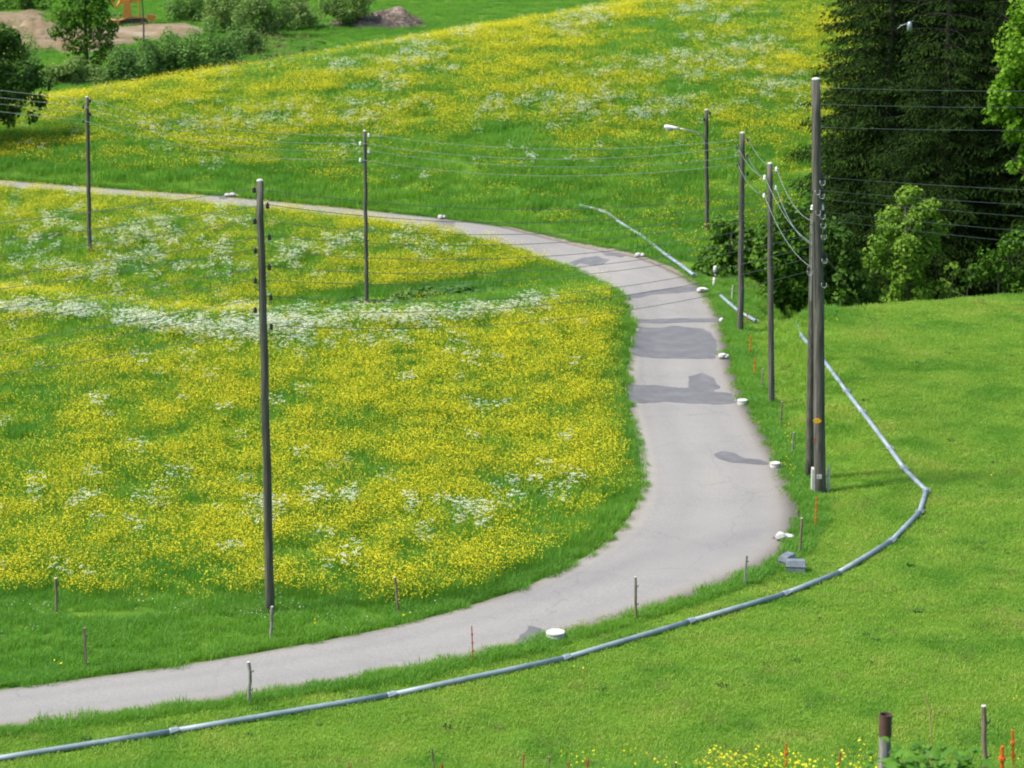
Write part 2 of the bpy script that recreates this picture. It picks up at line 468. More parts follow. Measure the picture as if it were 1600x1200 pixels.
def empty(name, loc=(0, 0, 0), rz=0.0):
    e = bpy.data.objects.new(name, None)
    e.empty_display_size = 0.2
    e.location = loc
    e.rotation_euler = (0, 0, rz)
    return link(e)

def obj(name, mesh, parent=None, loc=(0, 0, 0), rot=(0, 0, 0), scale=None):
    o = bpy.data.objects.new(name, mesh)
    o.location = loc
    o.rotation_euler = rot
    if scale is not None:
        o.scale = scale
    return link(o, parent)

def mesh_np(name, V, polys, mats, smooth=False, mat_idx=None):
    """V (n,3); polys list of int arrays (m,k) with uniform k each"""
    me = bpy.data.meshes.new(name)
    V = np.asarray(V, np.float32)
    me.vertices.add(len(V))
    me.vertices.foreach_set("co", V.ravel())
    polys = [np.asarray(p, np.int32) for p in polys if len(p)]
    loops = np.concatenate([p.ravel() for p in polys])
    tot = np.concatenate([np.full(len(p), p.shape[1], np.int32) for p in polys])
    start = np.concatenate([[0], np.cumsum(tot)[:-1]]).astype(np.int32)
    me.loops.add(len(loops))
    me.loops.foreach_set("vertex_index", loops)
    me.polygons.add(len(tot))
    me.polygons.foreach_set("loop_start", start)
    if mat_idx is not None:
        me.polygons.foreach_set("material_index", np.asarray(mat_idx, np.int32))
    me.polygons.foreach_set("use_smooth", np.full(len(tot), smooth, bool))
    me.update(calc_edges=True)
    me.validate()
    for m in (mats if isinstance(mats, (list, tuple)) else [mats]):
        me.materials.append(m)
    return me

class MB:
    """collects shapes into one mesh"""
    def __init__(self):
        self.v, self.f, self.m = [], [], []
    def add(self, V, Fs, mi=0):
        o = len(self.v)
        self.v += [tuple(p) for p in V]
        self.f += [tuple(i + o for i in f) for f in Fs]
        self.m += [mi] * len(Fs)
    def box(self, c, s, rot=None, mi=0):
        V = [Vector((x * s[0] / 2, y * s[1] / 2, z * s[2] / 2)) for x in (-1, 1) for y in (-1, 1) for z in (-1, 1)]
        if rot is not None:
            V = [rot @ p for p in V]
        V = [p + Vector(c) for p in V]
        self.add(V, [(0, 1, 3, 2), (4, 6, 7, 5), (0, 4, 5, 1), (2, 3, 7, 6), (0, 2, 6, 4), (1, 5, 7, 3)], mi)
    def tube(self, pts, radii, n=8, cap=True, mi=0):
        pts = [Vector(p) for p in pts]
        if not hasattr(radii, '__len__'):
            radii = [radii] * len(pts)
        V, Fs = [], []
        ref = None
        for i, p in enumerate(pts):
            d = (pts[min(i + 1, len(pts) - 1)] - pts[max(i - 1, 0)]).normalized()
            if ref is None:
                ref = Vector((0, 0, 1)) if abs(d.z) < 0.9 else Vector((0, 1, 0))
            a = d.cross(ref).normalized()
            b = a.cross(d).normalized()
            for k in range(n):
                t = 2 * math.pi * k / n
                V.append(p + (a * math.cos(t) + b * math.sin(t)) * radii[i])
        for i in range(len(pts) - 1):
            for k in range(n):
                Fs.append((i * n + k, i * n + (k + 1) % n, (i + 1) * n + (k + 1) % n, (i + 1) * n + k))
        if cap:
            Fs.append(tuple(reversed(range(n))))
            Fs.append(tuple((len(pts) - 1) * n + k for k in range(n)))
        self.add(V, Fs, mi)
    def lathe(self, prof, n=14, c=(0, 0, 0), mi=0):
        V, Fs = [], []
        for r, z in prof:
            for k in range(n):
                t = 2 * math.pi * k / n
                V.append((c[0] + r * math.cos(t), c[1] + r * math.sin(t), c[2] + z))
        for i in range(len(prof) - 1):
            for k in range(n):
                Fs.append((i * n + k, i * n + (k + 1) % n, (i + 1) * n + (k + 1) % n, (i + 1) * n + k))
        Fs.append(tuple(reversed(range(n))))
        Fs.append(tuple((len(prof) - 1) * n + k for k in range(n)))
        self.add(V, Fs, mi)
    def mesh(self, name, mats, smooth=False, jitter=0.0):
        me = bpy.data.meshes.new(name)
        V = self.v
        if jitter:
            V = [(x + random.gauss(0, jitter), y + random.gauss(0, jitter), z + random.gauss(0, jitter)) for x, y, z in V]
        me.from_pydata(V, [], self.f)
        for m in (mats if isinstance(mats, (list, tuple)) else [mats]):
            me.materials.append(m)
        me.polygons.foreach_set("material_index", self.m)
        me.polygons.foreach_set("use_smooth", [smooth] * len(self.f))
        me.update()
        return me

def sheet_mesh(name, poly_xy, zf, mat, step=0.4):
    """flat polygon laid over the land: boundary plus inner points, triangulated"""
    P = np.asarray(poly_xy, float)
    x0, y0 = P.min(0); x1, y1 = P.max(0)
    gx, gy = np.meshgrid(np.arange(x0 + step / 2, x1, step), np.arange(y0 + step / 2, y1, step))
    gx, gy = gx.ravel(), gy.ravel()
    if len(gx):
        k = inside(P, gx, gy)
        gx, gy = gx[k], gy[k]
        if len(gx):
            d = np.hypot(gx[:, None] - P[None, :, 0], gy[:, None] - P[None, :, 1]).min(1)
            gx, gy = gx[d > step * 0.3], gy[d > step * 0.3]
    co = [Vector(p) for p in P] + [Vector((a, b)) for a, b in zip(gx, gy)]
    n = len(P)
    vs_, _, fs, *_ = delaunay_2d_cdt(co, [(i, (i + 1) % n) for i in range(n)], [], 1, 1e-5)
    X = np.array([v.x for v in vs_]); Y = np.array([v.y for v in vs_])
    Z = zf(X, Y)
    me = bpy.data.meshes.new(name)
    F_ = []
    for f in fs:
        a, b, c = f[0], f[1], f[2]
        ar = (X[b] - X[a]) * (Y[c] - Y[a]) - (X[c] - X[a]) * (Y[b] - Y[a])
        F_.append(tuple(f) if ar > 0 else tuple(reversed(f)))
    me.from_pydata(list(zip(X, Y, Z)), [], F_)
    me.materials.append(mat)
    return me

def wobble(poly, amp, seed=0, step=0.12):
    P = np.asarray(poly, float)
    Q = np.concatenate([P, P[:1]])
    s = np.concatenate([[0], np.cumsum(np.hypot(*(Q[1:] - Q[:-1]).T))])
    n = max(8, int(s[-1] / step))
    t = np.linspace(0, s[-1], n, endpoint=False)
    R = np.stack([np.interp(t, s, Q[:, 0]), np.interp(t, s, Q[:, 1])], 1)
    for _ in range(2):
        R = 0.25 * np.roll(R, 1, 0) + 0.5 * R + 0.25 * np.roll(R, -1, 0)
    R[:, 0] += amp * (fbm(R[:, 0] * 2.2, R[:, 1] * 2.2, seed) - 0.5) * 2
    R[:, 1] += amp * (fbm(R[:, 0] * 2.2 + 50, R[:, 1] * 2.2, seed + 9) - 0.5) * 2
    return R

# ------------------------------------------------------------------ land
def build_land():
    ys = np.concatenate([np.arange(-60, 28, 4.0), np.arange(28, 140, 0.5), np.arange(140, 215, 0.9), np.arange(215, 300, 2.5), np.geomspace(300, 4000, 26)])
    us = np.concatenate([np.linspace(-6, -0.36, 26)[:-1], np.linspace(-0.36, 0.36, 190), np.linspace(0.36, 6, 26)[1:]])
    Yg, Ug = np.meshgrid(ys, us, indexing='ij')
    W = np.maximum(np.abs(Yg), 40) * 0.9 + 8
    Xg = Ug * W
    Z = height(Xg, Yg)
    x, y = Xg.ravel(), Yg.ravel()
    z = Z.ravel()
    near = (np.abs(x) < 90) & (y > 50) & (y < 140)
    r = np.zeros(len(x), bool)
    r[near] = inside(ROAD_POLY, x[near], y[near])
    z = z - np.where(r, 0.10, 0.0)
    n, m = Xg.shape
    idx = np.arange(n * m).reshape(n, m)
    q = np.stack([idx[:-1, :-1], idx[:-1, 1:], idx[1:, 1:], idx[1:, :-1]], -1).reshape(-1, 4)
    me = mesh_np("ground", np.stack([x, y, z], 1), [q], M['land'], smooth=True)
    o = obj("ground", me)
    tag(o, kind="structure", label="rolling green land under the meadow, pasture and far fields", cat="ground")
build_land()

def road_z(X, Y):
    return height(X, Y) + 0.02

def build_road():
    n, k = len(_in), 9
    V = []
    for i in range(n):
        for j in range(k):
            t = j / (k - 1)
            V.append(_in[i] * (1 - t) + _op[i] * t)
    V = np.array(V)
    zz = road_z(V[:, 0], V[:, 1])
    idx = np.arange(n * k).reshape(n, k)
    q = np.stack([idx[:-1, :-1], idx[:-1, 1:], idx[1:, 1:], idx[1:, :-1]], -1).reshape(-1, 4)
    me = mesh_np("road", np.column_stack([V, zz]), [q[:, ::-1]], M['asphalt'], smooth=True)
    at = me.attributes.new("across", 'FLOAT', 'POINT')
    at.data.foreach_set("value", np.tile(np.linspace(0, 1, k), n).astype(np.float32))
    # give the sheet a real edge
    bm = bmesh.new(); bm.from_mesh(me)
    bm.normal_update()
    if sum(f.normal.z for f in bm.faces) < 0:
        bmesh.ops.reverse_faces(bm, faces=bm.faces[:])
    be = [e for e in bm.edges if e.is_boundary]
    r = bmesh.ops.extrude_edge_only(bm, edges=be)
    for v in r['geom']:
        if isinstance(v, bmesh.types.BMVert):
            v.co.z -= 0.14
    bm.to_mesh(me); bm.free()
    o = obj("road", me)
    tag(o, kind="structure", label="pale grey single-lane asphalt road winding in a wide bend", cat="road")
    return o
road = build_road()

def pix_poly(pts, Ymin=54):
    return [(g.x, g.y) for g in (ground_at(*p, ymin=Ymin) for p in pts)]

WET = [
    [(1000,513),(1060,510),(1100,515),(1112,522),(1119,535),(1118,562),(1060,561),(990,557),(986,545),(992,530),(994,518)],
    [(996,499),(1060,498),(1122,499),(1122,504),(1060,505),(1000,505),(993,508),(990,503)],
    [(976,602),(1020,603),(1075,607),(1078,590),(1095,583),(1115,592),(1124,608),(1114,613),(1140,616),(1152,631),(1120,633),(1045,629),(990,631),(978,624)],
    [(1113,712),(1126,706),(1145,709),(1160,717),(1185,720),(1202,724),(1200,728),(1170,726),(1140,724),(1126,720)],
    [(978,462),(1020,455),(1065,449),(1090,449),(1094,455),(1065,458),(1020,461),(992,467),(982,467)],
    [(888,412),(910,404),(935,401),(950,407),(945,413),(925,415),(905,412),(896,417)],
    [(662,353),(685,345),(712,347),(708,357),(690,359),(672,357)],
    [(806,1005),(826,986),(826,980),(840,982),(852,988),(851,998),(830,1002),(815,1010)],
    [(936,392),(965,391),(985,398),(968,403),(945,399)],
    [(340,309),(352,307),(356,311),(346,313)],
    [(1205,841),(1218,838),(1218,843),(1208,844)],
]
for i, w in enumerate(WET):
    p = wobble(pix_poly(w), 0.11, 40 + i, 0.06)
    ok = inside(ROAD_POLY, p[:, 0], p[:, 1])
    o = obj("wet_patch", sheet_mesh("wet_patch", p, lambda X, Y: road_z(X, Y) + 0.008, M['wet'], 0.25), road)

# gravel shoulder along the outside of the bend
def build_shoulder(i0, i1, w0, name):
    A = _ou[i0:i1]
    d = np.gradient(A, axis=0)
    nrm = np.stack([d[:, 1], -d[:, 0]], 1)
    nrm /= np.linalg.norm(nrm, axis=1)[:, None]
    w = w0 * (0.35 + fbm(A[:, 0] * 0.6, A[:, 1] * 0.6, 5)) * np.sin(np.linspace(0.05, math.pi - 0.05, len(A))) ** 0.5
    B = A + nrm * w[:, None]
    if np.mean(inside(ROAD_POLY, B[:, 0], B[:, 1])) > 0.5:
        B = A - nrm * w[:, None]
        nrm = -nrm
    A2 = A - nrm * (0.4 * w)[:, None]
    P = np.concatenate([A2, B[::-1]])
    o = obj(name, sheet_mesh(name, P, lambda X, Y: height(X, Y) + 0.034, M['gravel'], 0.5))
    tag(o, kind="structure", label="brown gravel shoulder on the outside of the bend", cat="shoulder")
def _near_idx(px, py):
    g = ground_at(px, py)
    return int(np.argmin(np.hypot(_ou[:, 0] - g.x, _ou[:, 1] - g.y)))
build_shoulder(_near_idx(1090, 443), _near_idx(780, 353), 0.75, "road_shoulder")

# bare earth of the building ground beyond the hill
EARTH = [[(-160,60),(-20,52),(40,44),(120,50),(190,44),(300,40),(330,46),(318,58),(240,66),(190,78),(120,84),(60,80),(-40,80),(-160,84)],
         [(-160,30),(0,22),(70,16),(96,30),(60,40),(-20,46),(-160,52)],
         [(445,8),(470,2),(488,8),(484,20),(456,24),(440,18)],
         [(470,38),(492,34),(500,46),(485,52)],
         [(520,38),(560,30),(620,26),(640,34),(600,40),(540,46)]]
EARTH_W = []
for i, e in enumerate(EARTH):
    P = wobble([(p.x, p.y) for p in (at_depth(a, b, (CAM_Z + 3) / -(ray(a, b).z / ray(a, b).y)) for a, b in e)], 0.9, 60 + i, 1.2)
    EARTH_W.append(P)
    o = obj("bare_earth", sheet_mesh("bare_earth", P, lambda X, Y, P=P: height(X, Y) - 0.06 + (0.14 + 0.7 * fbm(X / 5, Y / 5, 8)) * sstep(0.0, 2.2, np.hypot(X[:, None] - P[None, :, 0], Y[:, None] - P[None, :, 1]).min(1)), M['earth'], 0.9))
    tag(o, kind="structure")

# ------------------------------------------------------------------ scattered plant cover (nobody could count it)
def blades_mesh(name, n, R, h0, h1, width, lean, mats, seed, extra=None):
    rg = np.random.default_rng(seed)
    r = R * np.sqrt(rg.random(n)); a = rg.random(n) * 2 * np.pi
    bx, by = r * np.cos(a), r * np.sin(a)
    h = h0 + (h1 - h0) * rg.random(n) ** 0.8
    ld = rg.random(n) * 2 * np.pi
    ll = lean * h * (0.3 + rg.random(n))
    wd = ld + np.pi / 2 + rg.normal(0, 0.5, n)
    w = width * (0.6 + 0.8 * rg.random(n))
    wx, wy = np.cos(wd) * w / 2, np.sin(wd) * w / 2
    lx, ly = np.cos(ld) * ll, np.sin(ld) * ll
    V = np.zeros((n, 5, 3))
    V[:, 0] = np.stack([bx - wx, by - wy, np.full(n, -0.06)], 1)
    V[:, 1] = np.stack([bx + wx, by + wy, np.full(n, -0.06)], 1)
    V[:, 2] = np.stack([bx + lx * .35 + wx * .8, by + ly * .35 + wy * .8, h * .62], 1)
    V[:, 3] = np.stack([bx + lx * .35 - wx * .8, by + ly * .35 - wy * .8, h * .62], 1)
    V[:, 4] = np.stack([bx + lx, by + ly, h], 1)
    i = np.arange(n)[:, None] * 5
    q = i + np.array([[0, 1, 2, 3]]); t = i + np.array([[3, 2, 4]])
    return mesh_np(name, V.reshape(-1, 3), [q, t], mats)

def heads_mesh(name, n, R, h0, h1, rad, mats, seed, stem_w=0.006, sides=6, tilt=0.5):
    """flower heads on stems; slot 0 petals, slot 1 stems"""
    rg = np.random.default_rng(seed)
    V, P, T = [], [], []
    for k in range(n):
        rr = R * math.sqrt(rg.random()); a = rg.random() * 6.283
        h = h0 + (h1 - h0) * rg.random()
        c = np.array([rr * math.cos(a), rr * math.sin(a), h])
        nrm = np.array([rg.normal(0, tilt), rg.normal(0, tilt), 1.0]); nrm /= np.linalg.norm(nrm)
        u = np.cross(nrm, [0.3, 1, 0.1]); u /= np.linalg.norm(u)
        v = np.cross(nrm, u)
        r = rad * (0.7 + 0.6 * rg.random())
        o = len(V)
        for s in range(sides):
            t = 6.2832 * s / sides
            V.append(c + r * (u * math.cos(t) + v * math.sin(t)) + nrm * (0.35 * r))
        V.append(c)
        for s in range(sides):
            P.append((o + s, o + (s + 1) % sides, o + sides))
        b = len(V)
        lx, ly = rg.normal(0, 0.04, 2)
        V += [np.array([c[0] - lx - stem_w / 2, c[1] - ly, 0]), np.array([c[0] - lx + stem_w / 2, c[1] - ly, 0]), c]
        T.append((b, b + 1, b + 2))
    mi = [0] * len(P) + [1] * len(T)
    return mesh_np(name, np.array(V), [np.array(P), np.array(T)], mats, mat_idx=mi)

def umbel_mesh(name, n, R, h0, h1, mats, seed):
    rg = np.random.default_rng(seed)
    V, P, T = [], [], []
    for k in range(n):
        rr = R * math.sqrt(rg.random()); a = rg.random() * 6.283
        h = h0 + (h1 - h0) * rg.random()
        c = np.array([rr * math.cos(a), rr * math.sin(a), h])
        ur = 0.035 + 0.035 * rg.random()
        for s in range(16):
            q = ur * math.sqrt(rg.random()); t = rg.random() * 6.283
            d = c + np.array([q * math.cos(t), q * math.sin(t), 0.02 * (1 - (q / ur) ** 2)])
            nrm = np.array([rg.normal(0, .35), rg.normal(0, .35), 1.0]); nrm /= np.linalg.norm(nrm)
            u = np.cross(nrm, [0.2, 1, 0]); u /= np.linalg.norm(u); v = np.cross(nrm, u)
            z = 0.0085 + 0.006 * rg.random()
            o = len(V)
            V += [d + z * u, d + z * v, d - z * u, d - z * v]
            P.append((o, o + 1, o + 2, o + 3))
        b = len(V)
        V += [np.array([c[0] * .4 - .004, c[1] * .4, 0]), np.array([c[0] * .4 + .004, c[1] * .4, 0]), c]
        T.append((b, b + 1, b + 2))
    # feathery leaves low down
    for k in range(16):
        a = rg.random() * 6.283; L = R * (0.5 + rg.random()); h = h0 * (0.25 + 0.5 * rg.random())
        o = len(V)
        d = np.array([math.cos(a), math.sin(a), 0]); s = np.array([-d[1], d[0], 0]) * 0.05
        V += [np.array([0, 0, h * .6]) , d * L * .6 + s + [0, 0, h], d * L * .6 - s + [0, 0, h]]
        T.append((o, o + 1, o + 2))
    mi = [0] * len(P) + [1] * len(T)
    return mesh_np(name, np.array(V), [np.array(P), np.array(T)], mats, mat_idx=mi)

def rosette_mesh(name, n, R, mats, seed, up=0.6, w=0.05):
    """broad-leaved weed"""
    rg = np.random.default_rng(seed)
    V, Q = [], []
    for k in range(n):
        a = rg.random() * 6.283; L = R * (0.5 + 0.6 * rg.random()); e = up * (0.3 + rg.random())
        d = np.array([math.cos(a), math.sin(a), 0]); s = np.array([-d[1], d[0], 0]) * w * (0.6 + rg.random())
        b = d * rg.random() * R * 0.3
        o = len(V)
        V += [b, b + d * L * .5 + s + [0, 0, L * e], b + d * L + [0, 0, L * e * .8], b + d * L * .5 - s + [0, 0, L * e]]
        Q.append((o, o + 1, o + 2, o + 3))
    return mesh_np(name, np.array(V), [np.array(Q)], mats)

def scatter(name, P, scl, sources, label, cat, tilt=0.0):
    """one object of plant cover: points carrying turn, size and which clump"""
    n = len(P)
    me = bpy.data.meshes.new(name)
    me.vertices.add(n)
    me.vertices.foreach_set("co", np.asarray(P, np.float32).ravel())
    a = me.attributes.new("turn", 'FLOAT_VECTOR', 'POINT')
    rot = np.zeros((n, 3), np.float32)
    rot[:, 2] = RNG.random(n) * 6.283
    if tilt:
        rot[:, 0] = RNG.normal(0, tilt, n); rot[:, 1] = RNG.normal(0, tilt, n)
    a.data.foreach_set("vector", rot.ravel())
    a = me.attributes.new("size", 'FLOAT', 'POINT')
    a.data.foreach_set("value", np.asarray(scl, np.float32))
    a = me.attributes.new("which", 'INT', 'POINT')
    a.data.foreach_set("value", RNG.integers(0, len(sources), n).astype(np.int32))
    me.update()
    o = obj(name, me)
    c = bpy.data.collections.new(name + "_clumps")
    for i, s in enumerate(sources):
        c.objects.link(bpy.data.objects.new("%s_clump_%02d" % (name, i), s))
    ng = bpy.data.node_groups.new(name + "_cover", 'GeometryNodeTree')
    ng.interface.new_socket("Geometry", in_out='INPUT', socket_type='NodeSocketGeometry')
    ng.interface.new_socket("Geometry", in_out='OUTPUT', socket_type='NodeSocketGeometry')
    N, L = ng.nodes, ng.links
    gi, go = N.new("NodeGroupInput"), N.new("NodeGroupOutput")
    ip = N.new("GeometryNodeInstanceOnPoints")
    ci = N.new("GeometryNodeCollectionInfo")
    ci.inputs[0].default_value = c
    ci.inputs['Separate Children'].default_value = True
    ci.inputs['Reset Children'].default_value = True
    def attr(nm, t):
        a = N.new("GeometryNodeInputNamedAttribute"); a.data_type = t; a.inputs[0].default_value = nm
        return a.outputs['Attribute']
    e2r = N.new("FunctionNodeEulerToRotation")
    L.new(attr("turn", 'FLOAT_VECTOR'), e2r.inputs[0])
    L.new(gi.outputs[0], ip.inputs['Points'])
    L.new(ci.outputs[0], ip.inputs['Instance'])
    ip.inputs['Pick Instance'].default_value = True
    L.new(attr("which", 'INT'), ip.inputs['Instance Index'])
    L.new(e2r.outputs[0], ip.inputs['Rotation'])
    L.new(attr("size", 'FLOAT'), ip.inputs['Scale'])
    L.new(ip.outputs[0], go.inputs[0])
    md = o.modifiers.new("cover", 'NODES')
    md.node_group = ng
    me.materials.append(sources[0].materials[0])
    return tag(o, label=label, cat=cat, kind="stuff")

def candidates(y0, y1, dens, margin=0.10, lift=0.0):
    """even random points of the land within the view and some way beyond it"""
    n = int(dens * (y1 - y0) * (y1 + y0) / 2 * 2 * (0.19 + margin))
    Y = np.sqrt(RNG.random(n) * (y1 ** 2 - y0 ** 2) + y0 ** 2)
    X = (RNG.random(n) * 2 - 1) * (0.19 + margin) * Y
    Z = height(X, Y)
    px, py = project(X, Y, Z + lift)
    k = (py > -120) & (py < 1330)
    return X[k], Y[k], Z[k], px[k], py[k]

FRONT_LINE = ([-300, 0, 200, 430, 600, 700, 760, 880, 950, 1000, 1100], [905, 912, 925, 925, 932, 938, 915, 872, 845, 790, 700])
DIP = [(380,505),(405,486),(440,466),(520,449),(640,440),(760,428),(830,408),(900,415),(960,440),(930,452),(860,462),(760,478),(600,486),(470,492)]

def classify(X, Y, px, py):
    road_in = inside(ROAD_POLY, X, Y)
    fld = inside(FIELD_POLY, X, Y) & ~road_in
    d = road_dist(X, Y)
    y0 = np.clip(119 - 0.45 * X, 107, 133)
    yk = np.clip(162 + 0.65 * X, 143, 182)
    outer = ~road_in & ~fld
    hill = outer & (Y > y0 - 6) & (Y < yk + 12)
    behind = outer & (Y >= yk + 12)
    pasture = outer & ~hill & ~behind
    return road_in, fld, hill, behind, pasture, d

def pick(mask, *arrs):
    return [a[mask] for a in arrs]

# --- source clumps
src_meadow = [blades_mesh("meadow_clump", 110, 0.42, 0.20, 0.42, 0.013, 0.45, M['meadow'], 100 + i) for i in range(5)]
src_far = [blades_mesh("far_meadow_clump", 120, 0.75, 0.22, 0.44, 0.022, 0.5, M['meadow'], 120 + i) for i in range(4)]
src_verge = [blades_mesh("verge_clump", 130, 0.34, 0.06, 0.21, 0.012, 0.7, M['meadow'], 140 + i) for i in range(4)]
src_past = [blades_mesh("pasture_clump", 170, 0.42, 0.025, 0.075, 0.013, 0.9, M['pasture'], 160 + i) for i in range(5)]
src_dry = [blades_mesh("dry_clump", 14, 0.22, 0.10, 0.26, 0.008, 0.8, M['dry_grass'], 180 + i) for i in range(3)]
src_tuft = [blades_mesh("tuft_clump", 90, 0.20, 0.05, 0.13, 0.012, 0.8, M['meadow'], 190 + i) for i in range(3)]
src_straw = [blades_mesh("straw_clump", 40, 0.35, 0.04, 0.16, 0.014, 1.6, M['straw'], 198 + i) for i in range(3)]
src_tuft2 = [blades_mesh("dark_tuft_clump", 60, 0.24, 0.03, 0.10, 0.012, 0.9, M['dark_grass'], 195 + i) for i in range(3)]
src_butter = [heads_mesh("buttercup_clump", 42, 0.38, 0.32, 0.58, 0.0135, [M['yellow'], M['meadow']], 200 + i) for i in range(6)]
src_butter_far = [heads_mesh("far_buttercup_clump", 52, 0.64, 0.32, 0.58, 0.0185, [M['yellow'], M['meadow']], 220 + i, sides=5) for i in range(5)]
src_umbel = [umbel_mesh("umbel_clump", 15, 0.28, 0.45, 0.80, [M['umbel'], M['meadow']], 240 + i) for i in range(6)]
src_butter_near = [heads_mesh("near_buttercup_clump", 12, 0.30, 0.36, 0.64, 0.019, [M['yellow'], M['meadow']], 210 + i) for i in range(3)]
src_daisy = [heads_mesh("daisy_clump", 8, 0.30, 0.08, 0.16, 0.013, [M['umbel'], M['meadow']], 260 + i, stem_w=0.003) for i in range(3)]
src_dandelion = [heads_mesh("dandelion_clump", 2, 0.25, 0.08, 0.20, 0.020, [M['yellow'], M['meadow']], 270 + i, stem_w=0.004) for i in range(3)]
src_weed = [rosette_mesh("weed_clump", 22, 0.16, M['weed'], 280 + i) for i in range(4)]

# --- field inside the bend
def field_cover():
    X, Y, Z, px, py = candidates(56, 140, 6.5)
    ri, fld, hill, beh, pas, d = classify(X, Y, px, py)
    front = np.interp(px, *FRONT_LINE)
    lush = (py < front + 18 * (fbm(X / 1.5, Y / 1.5, 31) - 0.5))
    k = fld & lush & (d > np.where(Y > 108, 1.0, 0.45))
    scatter("meadow_grass", np.column_stack(pick(k, X, Y, Z)), 0.7 + 0.55 * RNG.random(k.sum()), src_meadow,
            "tall green meadow grass of the field inside the bend", "grass")
    X, Y, Z, px, py = candidates(56, 140, 13.0)
    ri, fld, hill, beh, pas, d = classify(X, Y, px, py)
    front = np.interp(px, *FRONT_LINE)
    lush = (py < front - 4 + 18 * (fbm(X / 1.5, Y / 1.5, 31) - 0.5))
    k2 = fld & ~lush & (d > 0.16)
    k3 = fld & lush & (d <= np.where(Y > 108, 1.05, 0.5)) & (d > np.where(Y > 115, 0.5, 0.10))
    kk = k2 | k3
    scatter("verge_grass", np.column_stack(pick(kk, X, Y, Z)), 0.55 + 0.6 * RNG.random(kk.sum()), src_verge,
            "shorter green grass strip between the flower field and the road", "grass")
field_cover()

def dense_edge():
    """long grass hanging over the road edges"""
    P = []
    for A, sgn in ((_in, 1), (_ou, -1)):
        s = np.arange(0, len(A) - 1, 0.16)
        i = s.astype(int); f = (s - i)[:, None]
        p = A[i] * (1 - f) + A[i + 1] * f
        p = p + RNG.normal(0, 0.05, p.shape)
        d = A[i + 1] - A[i]
        nrm = np.stack([d[:, 1], -d[:, 0]], 1) / np.linalg.norm(d, axis=1)[:, None]
        off = 0.31 + 0.12 * RNG.random(len(p))
        a = p + nrm * off[:, None]
        bad = inside(ROAD_POLY, a[:, 0], a[:, 1])
        b = p - nrm * off[:, None]
        a[bad] = b[bad]
        P.append(a)
    P = np.concatenate(P)
    z = height(P[:, 0], P[:, 1])
    px, py = project(P[:, 0], P[:, 1], z)
    k = (px > -250) & (px < 1850) & (RNG.random(len(P)) < 0.95) & ~inside(ROAD_POLY, P[:, 0], P[:, 1])
    scatter("roadside_grass", np.column_stack([P[k], z[k]]), 0.40 + 0.5 * RNG.random(k.sum()), src_verge,
            "ragged green grass fringe growing along both road edges", "grass")
dense_edge()

def hill_cover():
    X, Y, Z, px, py = candidates(100, 205, 2.6, margin=0.06)
    ri, fld, hill, beh, pas, d = classify(X, Y, px, py)
    k = hill & (d > 0.6)
    scatter("hill_grass", np.column_stack(pick(k, X, Y, Z)), 0.7 + 0.5 * RNG.random(k.sum()), src_far,
            "tall green grass of the flower hill beyond the road", "grass")
    X, Y, Z, px, py = candidates(170, 275, 1.6, margin=0.05)
    ri, fld, hill, beh, pas, d = classify(X, Y, px, py)
    k = beh
    gn = fbm(X / 4, Y / 4, 66, 4)
    for P in EARTH_W:
        k &= ~(inside(P, X, Y) & (gn < 0.54))
    scatter("far_field_grass", np.column_stack(pick(k, X, Y, Z)), 0.55 + 0.3 * RNG.random(k.sum()), src_far,
            "plain green field grass in the hollow behind the flower hill", "grass")
hill_cover()

